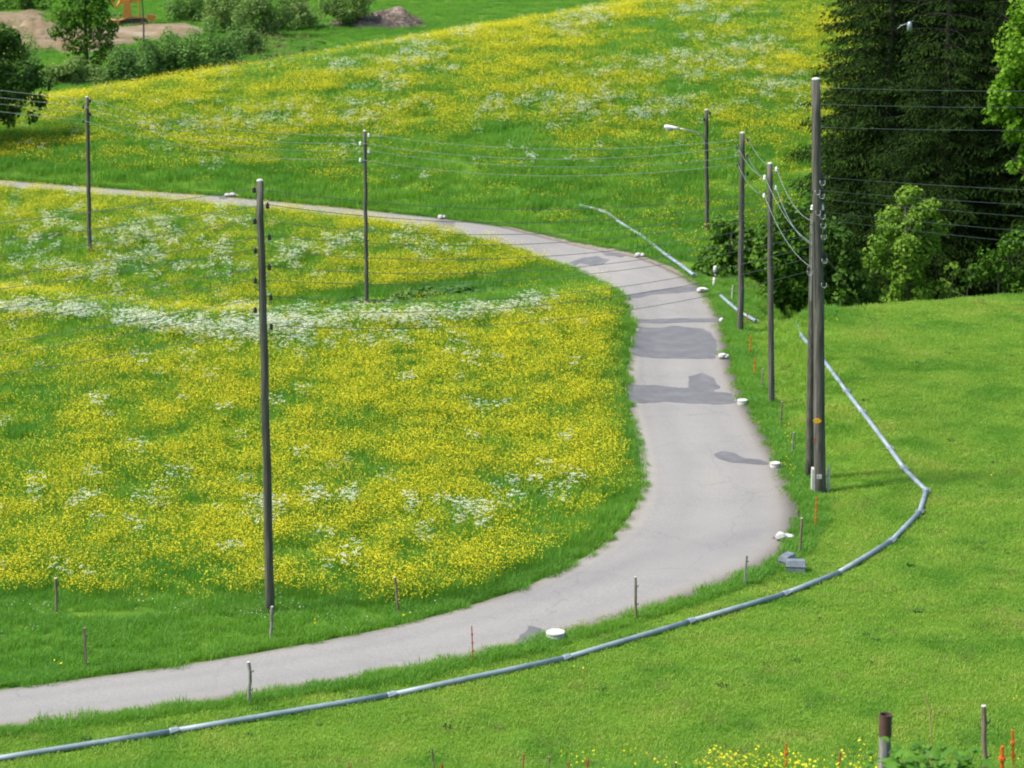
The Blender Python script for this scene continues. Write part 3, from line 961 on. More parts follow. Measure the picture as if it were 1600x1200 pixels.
def pasture_cover():
    X, Y, Z, px, py = candidates(51, 108, 11.0)
    ri, fld, hill, beh, pas, d = classify(X, Y, px, py)
    k = pas & (d > 0.1)
    scatter("pasture_grass", np.column_stack(pick(k, X, Y, Z)), 0.7 + 0.7 * RNG.random(k.sum()), src_past,
            "short grazed bright green grass of the pasture below and right of the road", "grass")
    near = pas & (d > 0.15) & (d < 1.3 * fbm(X / 2, Y / 2, 77)) 
    bank = pas & (px > 1130) & (px < 1300) & (py < 500) & (py > 380)
    bank |= pas & (d < 0.9) & (py < 800) & (px > 1120)
    kk = near | bank
    scatter("bank_grass", np.column_stack(pick(kk, X, Y, Z)), 0.7 + 0.6 * RNG.random(kk.sum()), src_verge,
            "longer green grass on the bank between road and pasture", "grass")
    nz = fbm(X / 1.6, Y / 1.6, 91)
    k = pas & (d > 0.5) & (nz > 0.57) & (RNG.random(len(X)) < 0.20)
    scatter("pasture_tufts", np.column_stack(pick(k, X, Y, Z)), 0.5 + 0.7 * RNG.random(k.sum()), src_tuft2,
            "darker ungrazed grass tufts dotting the pasture", "grass")
    k = pas & (d > 0.5) & (RNG.random(len(X)) < 0.016)
    scatter("pasture_weeds", np.column_stack(pick(k, X, Y, Z)), 0.3 + 0.55 * RNG.random(k.sum()), src_weed,
            "small dark broad-leaved weeds scattered over the pasture", "weeds")
    k = pas & (d > 0.3) & (fbm(X / 3, Y / 3, 55) > 0.5) & (RNG.random(len(X)) < 0.10)
    scatter("pasture_dry_grass", np.column_stack(pick(k, X, Y, Z)), 0.4 + 0.6 * RNG.random(k.sum()), src_dry,
            "straw coloured dry grass wisps in the pasture", "grass")
    spot = (fbm(X / 0.9, Y / 0.7, 97, 3) > 0.66) & (py > 700)
    k = pas & (d > 0.8) & spot & (RNG.random(len(X)) < 0.55)
    scatter("pasture_straw", np.column_stack(pick(k, X, Y, Z)), 0.3 + 0.35 * RNG.random(k.sum()), src_straw,
            "brownish trampled straw flecks in the near pasture", "grass")
    k = pas & (d > 0.3) & (RNG.random(len(X)) < 0.006)
    scatter("pasture_dandelions", np.column_stack(pick(k, X, Y, Z)), 0.6 + 0.5 * RNG.random(k.sum()), src_dandelion,
            "few yellow dandelions scattered in the pasture", "flowers")
pasture_cover()

# --- flowers
WHITE = [  # centre x, y, half width, half height, strength (photograph pixels)
    (60,480,95,8,.9),(190,492,100,8,1.0),(280,505,90,16,1.0),(330,512,60,18,1),(380,508,60,20,1),(470,505,70,14,1.0),(560,500,70,12,.9),(650,500,70,14,.9),(720,492,60,12,.9),(790,483,50,10,1.0),(840,468,30,10,1.0),
    (600,520,110,20,.7),(700,540,40,10,.7),(450,520,60,20,.7),
    (115,345,45,22,.6),(60,385,70,30,.55),(170,365,60,25,.6),(240,355,50,22,.6),(90,415,80,18,.55),(210,400,60,22,.7),(320,385,45,18,.6),(345,425,30,10,.5),(330,345,40,12,.4),(20,350,30,12,.4),
    (455,395,40,22,.7),(530,385,40,22,.65),(545,408,20,12,.5),(650,375,40,16,.6),(690,395,45,15,.75),(620,385,30,10,.5),(725,385,15,12,.5),
    (70,765,18,14,.6),(125,775,22,12,.7),(60,712,10,6,.6),(155,733,12,8,.6),(230,778,20,10,.5),(265,745,16,12,.6),(360,785,22,9,.7),(395,795,28,14,.9),(430,800,16,9,.8),(495,772,22,16,.7),(540,775,14,10,.6),(650,792,26,14,.9),(722,798,30,15,1.0),(663,823,10,8,.7),(800,762,30,22,.8),(850,740,28,10,.7),(900,748,14,8,.6),(365,853,12,9,.8),(535,862,14,8,.95),(290,676,14,8,.5),(60,640,20,10,.3),(160,630,16,6,.4),(870,700,24,8,.3),(780,690,20,8,.4),(165,700,20,8,.3),(630,585,30,8,.4),(755,690,20,8,.3),
    (860,600,20,8,.3),(900,630,14,6,.3),(510,560,30,8,.5),(270,570,20,8,.5),
    # hill
    (300,195,60,8,.7),(380,187,50,10,.7),(480,180,80,12,.55),(560,183,40,12,.6),(430,168,60,10,.4),(590,160,60,10,.4),(280,155,40,8,.3),(540,105,35,10,.7),(600,108,40,8,.6),(640,90,50,10,.5),(610,130,40,10,.5),(660,65,40,10,.4),(710,105,20,10,.5),(720,45,20,10,.5),
    (920,25,35,14,.6),(890,40,30,12,.5),(1080,10,25,10,.6),(1130,20,30,14,.6),(1070,60,25,8,.5),(1150,70,40,12,.5),(1090,90,50,14,.6),(1030,95,50,14,.5),(1080,115,20,10,.6),(950,110,60,14,.45),(900,165,45,18,.75),(840,150,40,14,.5),(960,150,50,14,.6),(1000,165,50,14,.6),(1050,160,40,12,.5),(880,110,25,8,.5),(830,125,20,8,.6),(1140,100,40,14,.5),(1190,150,30,12,.5),(1200,70,30,14,.4),(1240,150,20,20,.5),(1220,130,40,14,.5),(780,155,30,10,.45),(760,165,25,8,.5),
    (860,200,10,6,.7),(940,190,12,6,.6),(995,182,10,5,.6),(1075,182,12,6,.5),(880,238,14,8,.7),(830,245,12,8,.8),(800,230,15,8,.5),(640,272,20,6,.6),(550,235,14,6,.7),(590,297,10,3,.6),(255,215,10,5,.6),(340,257,25,6,.5),(190,248,15,4,.4),(1120,170,15,6,.5)]

def white_field(px, py):
    w = np.zeros(len(px))
    for cx, cy, rx, ry, s in WHITE:
        q = ((px - cx) / rx) ** 2 + ((py - cy) / ry) ** 2
        k = q < 3.2
        w[k] = np.maximum(w[k], s * np.exp(-q[k] * 0.9))
    return w

DIP_A = np.array(DIP, float)

def flowers():
    # yellow, field
    X, Y, Z, px, py = candidates(58, 136, 21.0, margin=0.05, lift=0.4)
    ri, fld, hill, beh, pas, d = classify(X, Y, px, py)
    n1 = fbm(X / 5.0, Y / 9.0, 11, 4); n2 = fbm(X / 0.9, Y / 1.6, 21, 3)
    dens = np.clip(0.78 + 2.8 * (n1 - 0.44), 0.30, 1.0) * np.clip(0.68 + 3.2 * (n2 - 0.42), 0.10, 1.0)
    front = np.interp(px, *FRONT_LINE)
    dens *= 1 - sstep(-14, 8, py - front + 14 * (n2 - 0.5))
    dens *= sstep(0.35, 0.95, d - 0.8 * (n2 - 0.5))
    dp = inside(DIP_A, px, py)
    dens *= np.where(dp, 0.04, 1.0)
    dens *= np.where((px < 420) & (py < 330) & (py > 300), 0.55, 1.0)
    dens *= np.where((px < 500) & (py > 330) & (py < 480), 0.65, 1.0)
    # fuller towards the road bend and along the swell
    dens *= mixf(0.95, 1.22, sstep(300, 900, px))
    strip = np.exp(-((py - np.interp(px, [420, 520, 620, 720, 830], [450, 440, 428, 418, 402])) / 8) ** 2) * ((px > 420) & (px < 830))
    dens = np.clip(dens + 0.6 * strip, 0, 1)
    wf = white_field(px, py)
    dens *= 1 - 0.75 * wf
    k = fld & (RNG.random(len(X)) < dens * 0.95)
    scatter("buttercups", np.column_stack(pick(k, X, Y, Z)), 0.75 + 0.45 * RNG.random(k.sum()), src_butter,
            "dense yellow buttercups all over the field inside the bend", "flowers", tilt=0.05)
    # yellow, hill
    X, Y, Z, px, py = candidates(108, 205, 9.0, margin=0.04, lift=0.4)
    ri, fld, hill, beh, pas, d = classify(X, Y, px, py)
    n1 = fbm(X / 7.0, Y / 6.0, 12, 4); n2 = fbm(X / 1.4, Y / 1.6, 22, 3)
    up = np.interp(px, [-200, 0, 250, 500, 700, 900, 1100, 1250, 1500], [268, 268, 264, 256, 218, 200, 205, 230, 240])
    n3 = fbm(X / 3.0, Y / 2.2, 25, 3)
    dens = np.clip(0.82 + 3.0 * (n1 - 0.46), 0.32, 1) * np.clip(0.62 + 3.4 * (n2 - 0.44), 0.12, 1) * np.clip(0.85 + 3.0 * (n3 - 0.46), 0.35, 1)
    band = 1 - sstep(-38, 34, py - up + 90 * (n1 - 0.5) + 60 * (n3 - 0.5))
    low = 0.06 + 0.5 * sstep(0.48, 0.64, fbm(X / 4.0, Y / 4.0, 71, 3)) * ((py < 330) & (px > 480) & (px < 1300)) * (1 - sstep(255, 325, py))
    dens = np.clip(dens * band + (1 - band) * low, 0, 1)
    dens *= sstep(1.0, 3.0, d)
    wf = white_field(px, py)
    dens *= 1 - 0.6 * wf
    k = hill & (RNG.random(len(X)) < dens)
    scatter("hill_buttercups", np.column_stack(pick(k, X, Y, Z)), 0.75 + 0.5 * RNG.random(k.sum()), src_butter_far,
            "drifts of yellow buttercups over the hill beyond the road", "flowers", tilt=0.05)
    # white umbels
    X, Y, Z, px, py = candidates(60, 136, 15.0, margin=0.03, lift=0.5)
    ri, fld, hill, beh, pas, d = classify(X, Y, px, py)
    wf = white_field(px, py)
    n2 = fbm(X / 0.8, Y / 1.2, 33, 3)
    dens = wf * np.clip(0.35 + 3.0 * (n2 - 0.42), 0.05, 1) * 0.50
    line = np.interp(px, [0, 100, 200, 300, 400, 500, 600, 700, 780, 850], [478, 486, 497, 511, 508, 500, 496, 491, 484, 466])
    half = np.interp(px, [0, 150, 250, 400, 500, 700, 860], [5, 5.5, 9, 13, 8, 6.5, 5])
    band_w = np.exp(-((py - line) / half) ** 2) * (px < 868)
    strip = (py > 455) & (py < 530)
    dens = np.where(strip, wf * 0.22 * np.clip(0.55 + 2.5 * (n2 - 0.45), 0.05, 0.95), dens)
    dens = np.maximum(dens, np.minimum(1, 1.25 * band_w) * np.clip(1.0 + 2.0 * (n2 - 0.45), 0.7, 1.0))
    front = np.interp(px, *FRONT_LINE)
    dens = np.maximum(dens, 0.008 * (py < front - 25) * (d > 1.5))
    dens *= ~(inside(DIP_A, px, py) & (py < 474))
    k = fld & (d > 0.9) & (RNG.random(len(X)) < dens)
    scatter("cow_parsley", np.column_stack(pick(k, X, Y, Z)), 0.65 + 0.5 * RNG.random(k.sum()), src_umbel,
            "white flowering umbels in a strip along the field's swell and in patches", "flowers")
    X, Y, Z, px, py = candidates(112, 200, 7.5, margin=0.03, lift=0.5)
    ri, fld, hill, beh, pas, d = classify(X, Y, px, py)
    wf = white_field(px, py)
    n2 = fbm(X / 1.2, Y / 1.2, 34, 3)
    dens = np.minimum(1, wf * 1.5) * np.clip(0.45 + 3.0 * (n2 - 0.42), 0.10, 1) * 0.9
    dens = np.maximum(dens, 0.018 * (py < 250))
    k = hill & (d > 2.5) & (RNG.random(len(X)) < dens)
    scatter("hill_cow_parsley", np.column_stack(pick(k, X, Y, Z)), 0.6 + 0.4 * RNG.random(k.sum()), src_umbel,
            "white flowering umbels scattered in drifts over the hill", "flowers")
    # daisies in the lower strip
    X, Y, Z, px, py = candidates(57, 70, 8.0, margin=0.03)
    ri, fld, hill, beh, pas, d = classify(X, Y, px, py)
    line = np.exp(-((py - np.interp(px, [0, 100, 330, 500, 640], [955, 957, 960, 970, 965])) / 9) ** 2)
    n2 = fbm(X / 0.7, Y / 0.7, 44, 3)
    dens = 0.5 * line * (n2 > 0.45) + 0.02
    front = np.interp(px, *FRONT_LINE)
    k = fld & (py > front) & (d > 0.4) & (RNG.random(len(X)) < dens)
    scatter("daisies", np.column_stack(pick(k, X, Y, Z)), 0.7 + 0.5 * RNG.random(k.sum()), src_daisy,
            "small white daisies in the short grass above the lower road", "flowers")
    k = fld & (py > front) & (d > 0.4) & (RNG.random(len(X)) < 0.035)
    scatter("verge_dandelions", np.column_stack(pick(k, X, Y, Z)), 0.7 + 0.5 * RNG.random(k.sum()), src_dandelion,
            "few yellow dandelions in the short grass above the lower road", "flowers")
    # weeds in the hollow
    W = [(540, 484), (560, 480), (585, 485), (610, 483), (640, 478), (655, 470), (668, 465), (680, 470), (700, 466), (715, 462), (725, 470), (735, 478), (745, 468), (690, 480), (620, 478), (515, 487)]
    pts = []
    for a, b in W:
        for _ in range(7):
            g = ground_at(a + random.gauss(0, 10), b + random.gauss(0, 2), 100.0)
            pts.append(tuple(g))
    scatter("hollow_weeds", np.array(pts), 2.2 + 1.8 * RNG.random(len(pts)), src_weed,
            "dark leafy weeds in the green hollow behind the white strip", "weeds")
    # flowers round the tall pole's foot and along the right verge
    pts = []
    for a, b, n in [(1235, 695, 7), (1232, 730, 7), (1238, 745, 5), (1228, 680, 5), (1268, 735, 4), (1283, 765, 3), (1290, 760, 2)]:
        for _ in range(n):
            g = ground_at(a + random.gauss(0, 4), b + random.gauss(0, 6))
            pts.append(tuple(g))
    scatter("verge_buttercups", np.array(pts), 0.5 + 0.4 * RNG.random(len(pts)), [heads_mesh("verge_buttercup_clump", 3, 0.18, 0.2, 0.55, 0.02, [M['yellow'], M['meadow']], 300)],
            "few yellow flowers on the right verge beside the tall double pole", "flowers")
    # foreground edge
    n = 900
    X = RNG.uniform(-9, 9, n); Y = RNG.uniform(30, 36.5, n); Z = height(X, Y)
    scatter("foreground_grass", np.column_stack([X, Y, Z]), 0.55 + 0.3 * RNG.random(n), src_meadow,
            "tall grass on the near slope at the bottom edge of the picture", "grass")
    px, py = project(X, Y, Z + 0.5)
    k = ((px > 1090) & (px < 1370) & (RNG.random(n) < .9)) | ((px > 1480) & (RNG.random(n) < .2)) | ((px > 880) & (px < 1090) & (RNG.random(n) < 0.12)) | (RNG.random(n) < 0.01)
    k &= (Y > 31) & (Y < 34.5)
    scatter("foreground_buttercups", np.column_stack(pick(k, X, Y, Z + 0.02)), 0.62 + 0.25 * RNG.random(k.sum()), src_butter_near,
            "yellow buttercups at the bottom edge in front of the pasture", "flowers")
flowers()
print("cover done")

# ------------------------------------------------------------------ trees
def tube_np(pts, radii, n=7):
    mb = MB(); mb.tube(pts, radii, n)
    return mb

def leaves_np(C, Nrm, size, seed, aspect=1.6, droop=0.0):
    """one diamond leaf per point, folded a little along its midrib"""
    rg = np.random.default_rng(seed)
    n = len(C)
    nr = Nrm + rg.normal(0, 0.55, (n, 3))
    nr /= np.linalg.norm(nr, axis=1)[:, None] + 1e-9
    ref = rg.normal(0, 1, (n, 3)); ref[:, 2] -= droop
    u = ref - (ref * nr).sum(1)[:, None] * nr
    u /= np.linalg.norm(u, axis=1)[:, None] + 1e-9
    v = np.cross(nr, u)
    s = size * (0.6 + 0.8 * rg.random(n))[:, None]
    V = np.zeros((n, 4, 3))
    V[:, 0] = C - u * s * aspect * 0.5
    V[:, 1] = C + v * s * 0.5 + nr * s * 0.12
    V[:, 2] = C + u * s * aspect * 0.5
    V[:, 3] = C - v * s * 0.5 + nr * s * 0.12
    q = np.arange(n)[:, None] * 4 + np.array([[0, 1, 2, 3]])
    return V.reshape(-1, 3), q

def clump_points(clumps, per_area, seed, shell=0.55, rough=0.25):
    """points in uneven ellipsoid shells; returns points and outward directions"""
    rg = np.random.default_rng(seed)
    P, D = [], []
    for (c, r) in clumps:
        r = np.asarray(r if hasattr(r, '__len__') else (r, r, r), float)
        n = int(per_area * 4 * math.pi * (r[0] * r[1] * r[2]) ** (2 / 3))
        d = rg.normal(0, 1, (n, 3)); d /= np.linalg.norm(d, axis=1)[:, None]
        t = shell + (1 - shell) * rg.random(n) ** 0.6
        bump = 1 + rough * (fbm(d[:, 0] * 2.3 + c[0] * 3, d[:, 1] * 2.3 + d[:, 2] * 2.1 + c[2], seed % 97, 3) - 0.5) * 2
        P.append(np.asarray(c) + d * r * (t * bump)[:, None])
        dd = d / r; dd /= np.linalg.norm(dd, axis=1)[:, None]
        D.append(dd)
    return np.concatenate(P), np.concatenate(D)

def leafy_tree(name, base, clumps, leaf, dens, mat, label, cat, trunk_r=0.12, trunk_top=None, seed=1, group=None, aspect=1.6, droop=0.0, stems=1, shell=0.5, rough=0.3, upbias=0.5, stem_lean=0.2, split=0):
    """thing > trunk, crown. clumps are given relative to the base"""
    e = empty(name, base)
    tag(e, label, cat, group)
    rg = random.Random(seed)
    zt = trunk_top if trunk_top else max(c[2] for c, r in clumps)
    mb = MB()
    for s in range(stems):
        ox, oy = (0, 0) if stems == 1 else (rg.uniform(-.25, .25), rg.uniform(-.25, .25))
        n = 7
        pts = [Vector((ox * (1 + 2 * stem_lean * k) + rg.gauss(0, .03), oy * (1 + 2 * stem_lean * k) + rg.gauss(0, .03), zt * k / (n - 1) - (0.3 if k == 0 else 0))) for k in range(n)]
        mb.tube(pts, [trunk_r * (1 - 0.75 * k / (n - 1)) for k in range(n)], 8)
        for i, (c, r) in enumerate(clumps):
            if i % stems != s:
                continue
            zs = max(0.15 * zt, min(zt * 0.95, c[2] - 0.6 * math.hypot(c[0], c[1])))
            k = zs / zt * (n - 1); j = int(k); a = pts[j].lerp(pts[min(j + 1, n - 1)], k - j)
            b = Vector(c)
            m1 = a.lerp(b, 0.5) + Vector((rg.gauss(0, .1), rg.gauss(0, .1), 0.12))
            mb.tube([a, m1, b], [trunk_r * .45, trunk_r * .28, trunk_r * .08], 6)
            rr = r if hasattr(r, '__len__') else (r, r, r)
            for _ in range(4):
                d = Vector((rg.gauss(0, 1), rg.gauss(0, 1), rg.gauss(0.3, .8))).normalized()
                mb.tube([m1.lerp(b, rg.uniform(.3, 1)), b + Vector((d.x * rr[0], d.y * rr[1], d.z * rr[2])) * .85], [trunk_r * .12, trunk_r * .03], 4)
    obj("trunk", mb.mesh(name + "_trunk", M['bark'], smooth=True), e)
    if split:
        sub = []
        for c, r in clumps:
            rr = r if hasattr(r, '__len__') else (r, r, r)
            for _ in range(split):
                d = Vector((rg.gauss(0, 1), rg.gauss(0, 1), rg.gauss(0.25, 1))).normalized()
                f = rg.uniform(.35, .62)
                q = rg.uniform(.45, .95)
                sub.append(((c[0] + d.x * rr[0] * q, c[1] + d.y * rr[1] * q, c[2] + d.z * rr[2] * q), (rr[0] * f, rr[1] * f, rr[2] * f * 1.1)))
        clumps = sub
    P, D = clump_points(clumps, dens, seed, shell, rough)
    D = D + np.array([0, 0, upbias])
    V, q = leaves_np(P, D, leaf, seed + 5, aspect, droop)
    obj("crown", mesh_np(name + "_crown", V, [q], mat), e)
    return e

def rel_clumps(base, lst, Y):
    """clumps given as photograph pixels (x, y, radius) at a depth, made relative to the base"""
    out = []
    for it in lst:
        px, py, rp = it[:3]
        dy = it[3] if len(it) > 3 else 0.0
        p = at_depth(px, py, Y + dy)
        r = rp * (Y + dy) / F
        out.append(((p.x - base.x, p.y - base.y, p.z - base.z), (r, r, r * 0.9)))
    return out

def make_spruce_meshes(k, H=24.0, R=3.6, seed=0):
    rg = np.random.default_rng(900 + seed)
    mb = MB()
    mb.tube([(0, 0, -0.4), (0, 0, H * .35), (0, 0, H * .7), (0, 0, H)], [0.26, 0.20, 0.10, 0.02], 10)
    C, U, W, S = [], [], [], []
    z = 0.5
    while z < H - 0.6:
        fr = 1 - z / H
        L0 = R * (fr ** 0.8) * (0.55 + 0.45 * min(1, z / 2.5))
        nb = int(rg.integers(7, 10))
        a0 = rg.random() * 6.283
        detail = 1.0 if z < 13 else 0.3
        for b in range(nb):
            a = a0 + 6.283 * b / nb + rg.normal(0, 0.16)
            L = L0 * (0.7 + 0.45 * rg.random())
            dr = np.array([math.cos(a), math.sin(a), 0.0]); sd = np.array([-dr[1], dr[0], 0.0])
            droop = 0.30 + 0.25 * rg.random()
            def at(t):
                return dr * (L * t) + np.array([0, 0, z + L * (0.10 * t - droop * t * t + 0.22 * t ** 4)])
            pts = [at(t) for t in (0, .35, .7, 1.0)]
            mb.tube([Vector(p) for p in pts], [0.028, 0.018, 0.009, 0.003], 4, cap=False)
            ns = max(5, int(15 * L / R * detail) + 3)
            for i in range(ns):
                t = 0.16 + 0.86 * (i + rg.random() * .8) / ns
                p = at(min(t, 1.02))
                tw = L * 0.32 * (1.15 - t) + 0.22
                for s in (-1, 1):
                    d = sd * s * (0.8 + .3 * rg.random()) + dr * (0.55 + .3 * rg.random()) + np.array([0, 0, -0.28 - 0.5 * rg.random()])
                    d /= np.linalg.norm(d)
                    m = max(3, int(tw / 0.085))
                    for j in range(m):
                        c = p + d * tw * (j + 0.6) / m
                        dd = d + rg.normal(0, .22, 3) + np.array([0, 0, -0.25 * rg.random()])
                        C.append(c + rg.normal(0, .045, 3)); U.append(dd / np.linalg.norm(dd)); S.append((0.17 * (0.7 + .6 * rg.random()), 0.05 * (0.8 + 0.5 * rg.random())))
        z += 0.46 + 0.016 * z
    C, U, S = np.array(C), np.array(U), np.array(S)
    n = len(C)
    ref = np.tile([0, 0, 1.0], (n, 1)) + rg.normal(0, .45, (n, 3))
    v = np.cross(U, ref); v /= np.linalg.norm(v, axis=1)[:, None]
    nn = np.cross(v, U)
    V = np.zeros((n, 4, 3))
    V[:, 0] = C - U * S[:, :1] * .5
    V[:, 1] = C + v * S[:, 1:] * .6 - nn * .02
    V[:, 2] = C + U * S[:, :1] * .6 - np.array([0, 0, 0.03])
    V[:, 3] = C - v * S[:, 1:] * .6 - nn * .02
    q = np.arange(n)[:, None] * 4 + np.array([[0, 1, 2, 3]])
    return mb.mesh("spruce_trunk", M['spruce_bark']), mesh_np("spruce_crown", V.reshape(-1, 3), [q], M['spruce'])

SPR = [make_spruce_meshes(k, H, R, k) for k, (H, R) in enumerate([(23, 4.0), (26, 4.5), (20, 3.6)])]
SPRUCES = [  # pixel x, depth, mesh, size, turn, label
    (1384, 112.0, 0, 1.06, 0.3, "leftmost tall dark spruce at the meadow edge of the wood"),
    (1470, 107.5, 1, 0.86, 1.7, "dark spruce standing behind the bright green bush"),
    (1552, 111.0, 0, 1.0, 3.1, "tall dark spruce between the bright bush and the right-hand maple"),
    (1628, 106.5, 2, 1.05, 0.9, "dark spruce hidden partly behind the bright maple at right"),
    (1450, 119.0, 1, 1.0, 4.2, "dark spruce in the second row behind the leftmost spruce"),
    (1530, 121.0, 2, 1.15, 5.0, "dark spruce deepest in the wood, second row centre"),
    (1620, 118.0, 1, 1.05, 2.4, "dark spruce in the second row near the right edge"),
    (1710, 110.0, 1, 0.95, 0.1, "dark spruce at the far right edge of the wood"),
    (1425, 114.5, 2, 1.1, 1.1, "dark spruce close behind and right of the leftmost one"),
    (1505, 114.0, 0, 1.05, 5.6, "dark spruce filling the gap behind the bright bush, second row"),
    (1342, 116.0, 2, 0.95, 2.0, "smaller dark spruce behind the tall double pole"),
]
for px, Y, k, s, rz, lab in SPRUCES:
    p = on_land(px, 400, Y)
    e = empty("spruce_tree", p, rz)
    e.scale = (s, s, s)
    tag(e, lab, "tree", "spruces of the dark wood at right")
    obj("trunk", SPR[k][0], e)
    obj("crown", SPR[k][1], e)

def bush(name, px, py_base, Y, clumps, leaf, dens, mat, label, cat="bush", **kw):
    b = on_land(px, py_base, Y)
    return leafy_tree(name, b, rel_clumps(b, clumps, Y), leaf, dens, mat, label, cat, **kw)

bush("shrub", 1140, 470, 107.6, [(1115,385,34),(1150,375,34),(1130,420,40),(1165,415,36),(1105,425,26),(1150,455,34),(1185,445,30,1),(1130,360,26),(1180,400,34)], 0.14, 46, M['leaf_mid'],
     "rounded green shrub behind the white delineator post", seed=11, split=5, stems=3, trunk_r=.06, group="shrubs at the edge of the wood")
bush("shrub", 1225, 480, 104.5, [(1215,350,32),(1240,385,36),(1220,415,40),(1255,430,36),(1235,455,36),(1270,395,34,1),(1262,345,34,2),(1275,455,30),(1235,345,30,1),(1200,390,30),(1215,465,26),(1245,475,24),(1190,465,22,1)], 0.14, 46, M['leaf_mid'],
     "green shrub between the slim pole and the tall double pole", seed=12, split=5, stems=3, trunk_r=.06, group="shrubs at the edge of the wood")
bush("shrub", 1308, 480, 104.5, [(1300,380,36),(1322,420,36),(1305,455,34),(1335,455,30),(1280,420,34)], 0.14, 44, M['leaf_dark'],
     "dark shrub just right of the tall double pole under the spruces", seed=13, split=5, stems=3, trunk_r=.06, group="shrubs at the edge of the wood")
bush("bright_bush", 1425, 478, 101.5, [(1425,318,30),(1405,345,34),(1440,350,34),(1390,385,36),(1425,392,40),(1405,425,34),(1440,435,30),(1430,460,28),(1385,405,24),(1420,365,40),(1400,400,36),(1450,395,32),(1445,330,24),(1405,450,30)], 0.11, 50, M['leaf_lime'],
     "bright lime green bush standing out before the dark spruces", seed=14, stems=3, trunk_r=.07, split=5)
bush("young_shrub", 1482, 470, 101.0, [(1488,420,13),(1474,445,15),(1490,455,14)], 0.12, 42, M['leaf_lime'],
     "small lime green sprig of a shrub right of the bright bush", seed=15, stems=2, trunk_r=.03)
bush("undergrowth_shrub", 1565, 465, 101.5, [(1590,400,34),(1560,430,30),(1530,440,28),(1600,440,34),(1545,405,20),(1640,420,40)], 0.13, 30, M['leaf_mid'],
     "green undergrowth shrub at the right end of the pasture's edge", seed=16, split=5, stems=3, trunk_r=.05)
bush("undergrowth_shrub", 1360, 482, 107.0, [(1350,445,30),(1375,460,26),(1340,470,22)], 0.12, 26, M['leaf_dark'],
     "low dark undergrowth between the dark shrub and the bright bush", seed=17, stems=2, trunk_r=.04)
# maple reaching in at the right edge
b = on_land(1725, 420, 94.0)
leafy_tree("maple_tree", b, rel_clumps(b, [(1600,60,50),(1575,105,34),(1565,165,32),(1600,170,45),(1608,225,40),(1590,262,26),(1640,120,70),(1640,40,60),(1610,5,45),(1680,180,80),(1660,260,50),(1730,80,110),(1790,160,90),(1740,-40,100),(1660,-50,70),(1605,285,18),(1570,140,26),(1585,40,36),(1590,125,40),(1600,205,40),(1620,255,40),(1620,90,60)], 94.0), 0.16, 34, M['leaf_bright'],
           "bright yellow-green maple reaching in at the right edge", "tree", trunk_r=0.22, trunk_top=10.0, seed=21, aspect=1.15, rough=0.4, split=4)
# dark tree at the left edge
b = on_land(-50, 250, 136.0)
leafy_tree("broadleaf_tree", b, rel_clumps(b, [(10,85,45),(40,120,34),(15,150,45),(50,160,28),(-30,70,60),(-40,140,60),(-90,100,70),(-60,180,50),(60,135,18),(20,182,20),(-120,160,60),(0,55,30)], 136.0), 0.14, 34, M['leaf_dark'],
           "dark round broadleaf tree cut by the left edge", "tree", trunk_r=0.2, trunk_top=5.5, seed=22, rough=0.45, split=5)
# trees and bushes behind the hill
def far_bush(name, px, py, Y, clumps, mat, label, seed, leaf=0.13, dens=24, cat="bush", **kw):
    clumps = [(a[0], a[1], a[2] * 1.25) + tuple(a[3:]) for a in clumps] + [(px - 14, py - 6, 18), (px + 14, py - 4, 18), (px, py - 10, 20)]
    return bush(name, px, py, Y, clumps, leaf, dens, mat, label, cat, seed=seed, split=6, trunk_r=kw.pop('trunk_r', .06), **kw)

b = on_land(137, 125, 197.0)
leafy_tree("slender_tree", b, rel_clumps(b, [(118,20,30),(152,30,27),(103,45,22),(166,52,20),(138,62,26),(114,74,18),(162,80,18),(140,10,30),(86,52,14),(130,92,12),(176,40,12),(95,25,18),(110,-15,26),(160,-10,26),(135,-40,30),(172,72,8),(150,100,12)], 197.0), 0.17, 22, M['leaf_mid'],
           "slender upright tree with airy hanging leaves at the building ground", "tree", trunk_r=0.16, trunk_top=9.0, seed=23, rough=0.5, droop=1.2, shell=0.25)
b = on_land(225, 92, 204.0)
leafy_tree("thin_sapling", b, rel_clumps(b, [(220,-18,18),(232,-30,18),(214,-40,20)], 204.0), 0.2, 8, M['leaf_pale'],
           "thin bare stemmed sapling right of the slender tree", "tree", trunk_r=0.10, trunk_top=6.5, seed=24)
G = "bushes behind the flower hill"
far_bush("willow_bush", 335, 100, 199.0, [(300,75,28),(335,70,32),(365,85,24),(320,92,30),(350,100,28)], M['leaf_willow'], "largest rounded willow bush right of the thin sapling", 31, upbias=1.2, group=G)
far_bush("willow_bush", 258, 105, 199.0, [(255,75,22),(270,92,24),(245,98,22),(262,110,22)], M['leaf_willow'], "willow bush left of the largest rounded bush", 32, upbias=1.2, group=G)
far_bush("willow_bush", 195, 120, 196.0, [(195,95,24),(215,108,24),(180,112,24),(200,122,24)], M['leaf_willow'], "low green bush right of the slender tree's foot", 33, upbias=1.2, group=G)
far_bush("willow_bush", 110, 130, 194.0, [(110,115,24),(90,125,22),(135,122,20),(70,120,18),(150,130,20)], M['leaf_pale'], "low pale bush left of the slender tree's foot", 34, upbias=1.2, group=G)
far_bush("willow_bush", 20, 130, 196.0, [(20,75,26),(-5,90,30),(40,100,24),(10,60,18)], M['leaf_pale'], "pale bush behind the dark tree at the left edge", 35, upbias=1.0, group=G)
far_bush("olive_bush", 420, 55, 226.0, [(410,20,28),(430,35,22),(395,40,24),(420,-5,28)], M['leaf_pale'], "olive green bush left of the brushwood heap", 36, group=G)
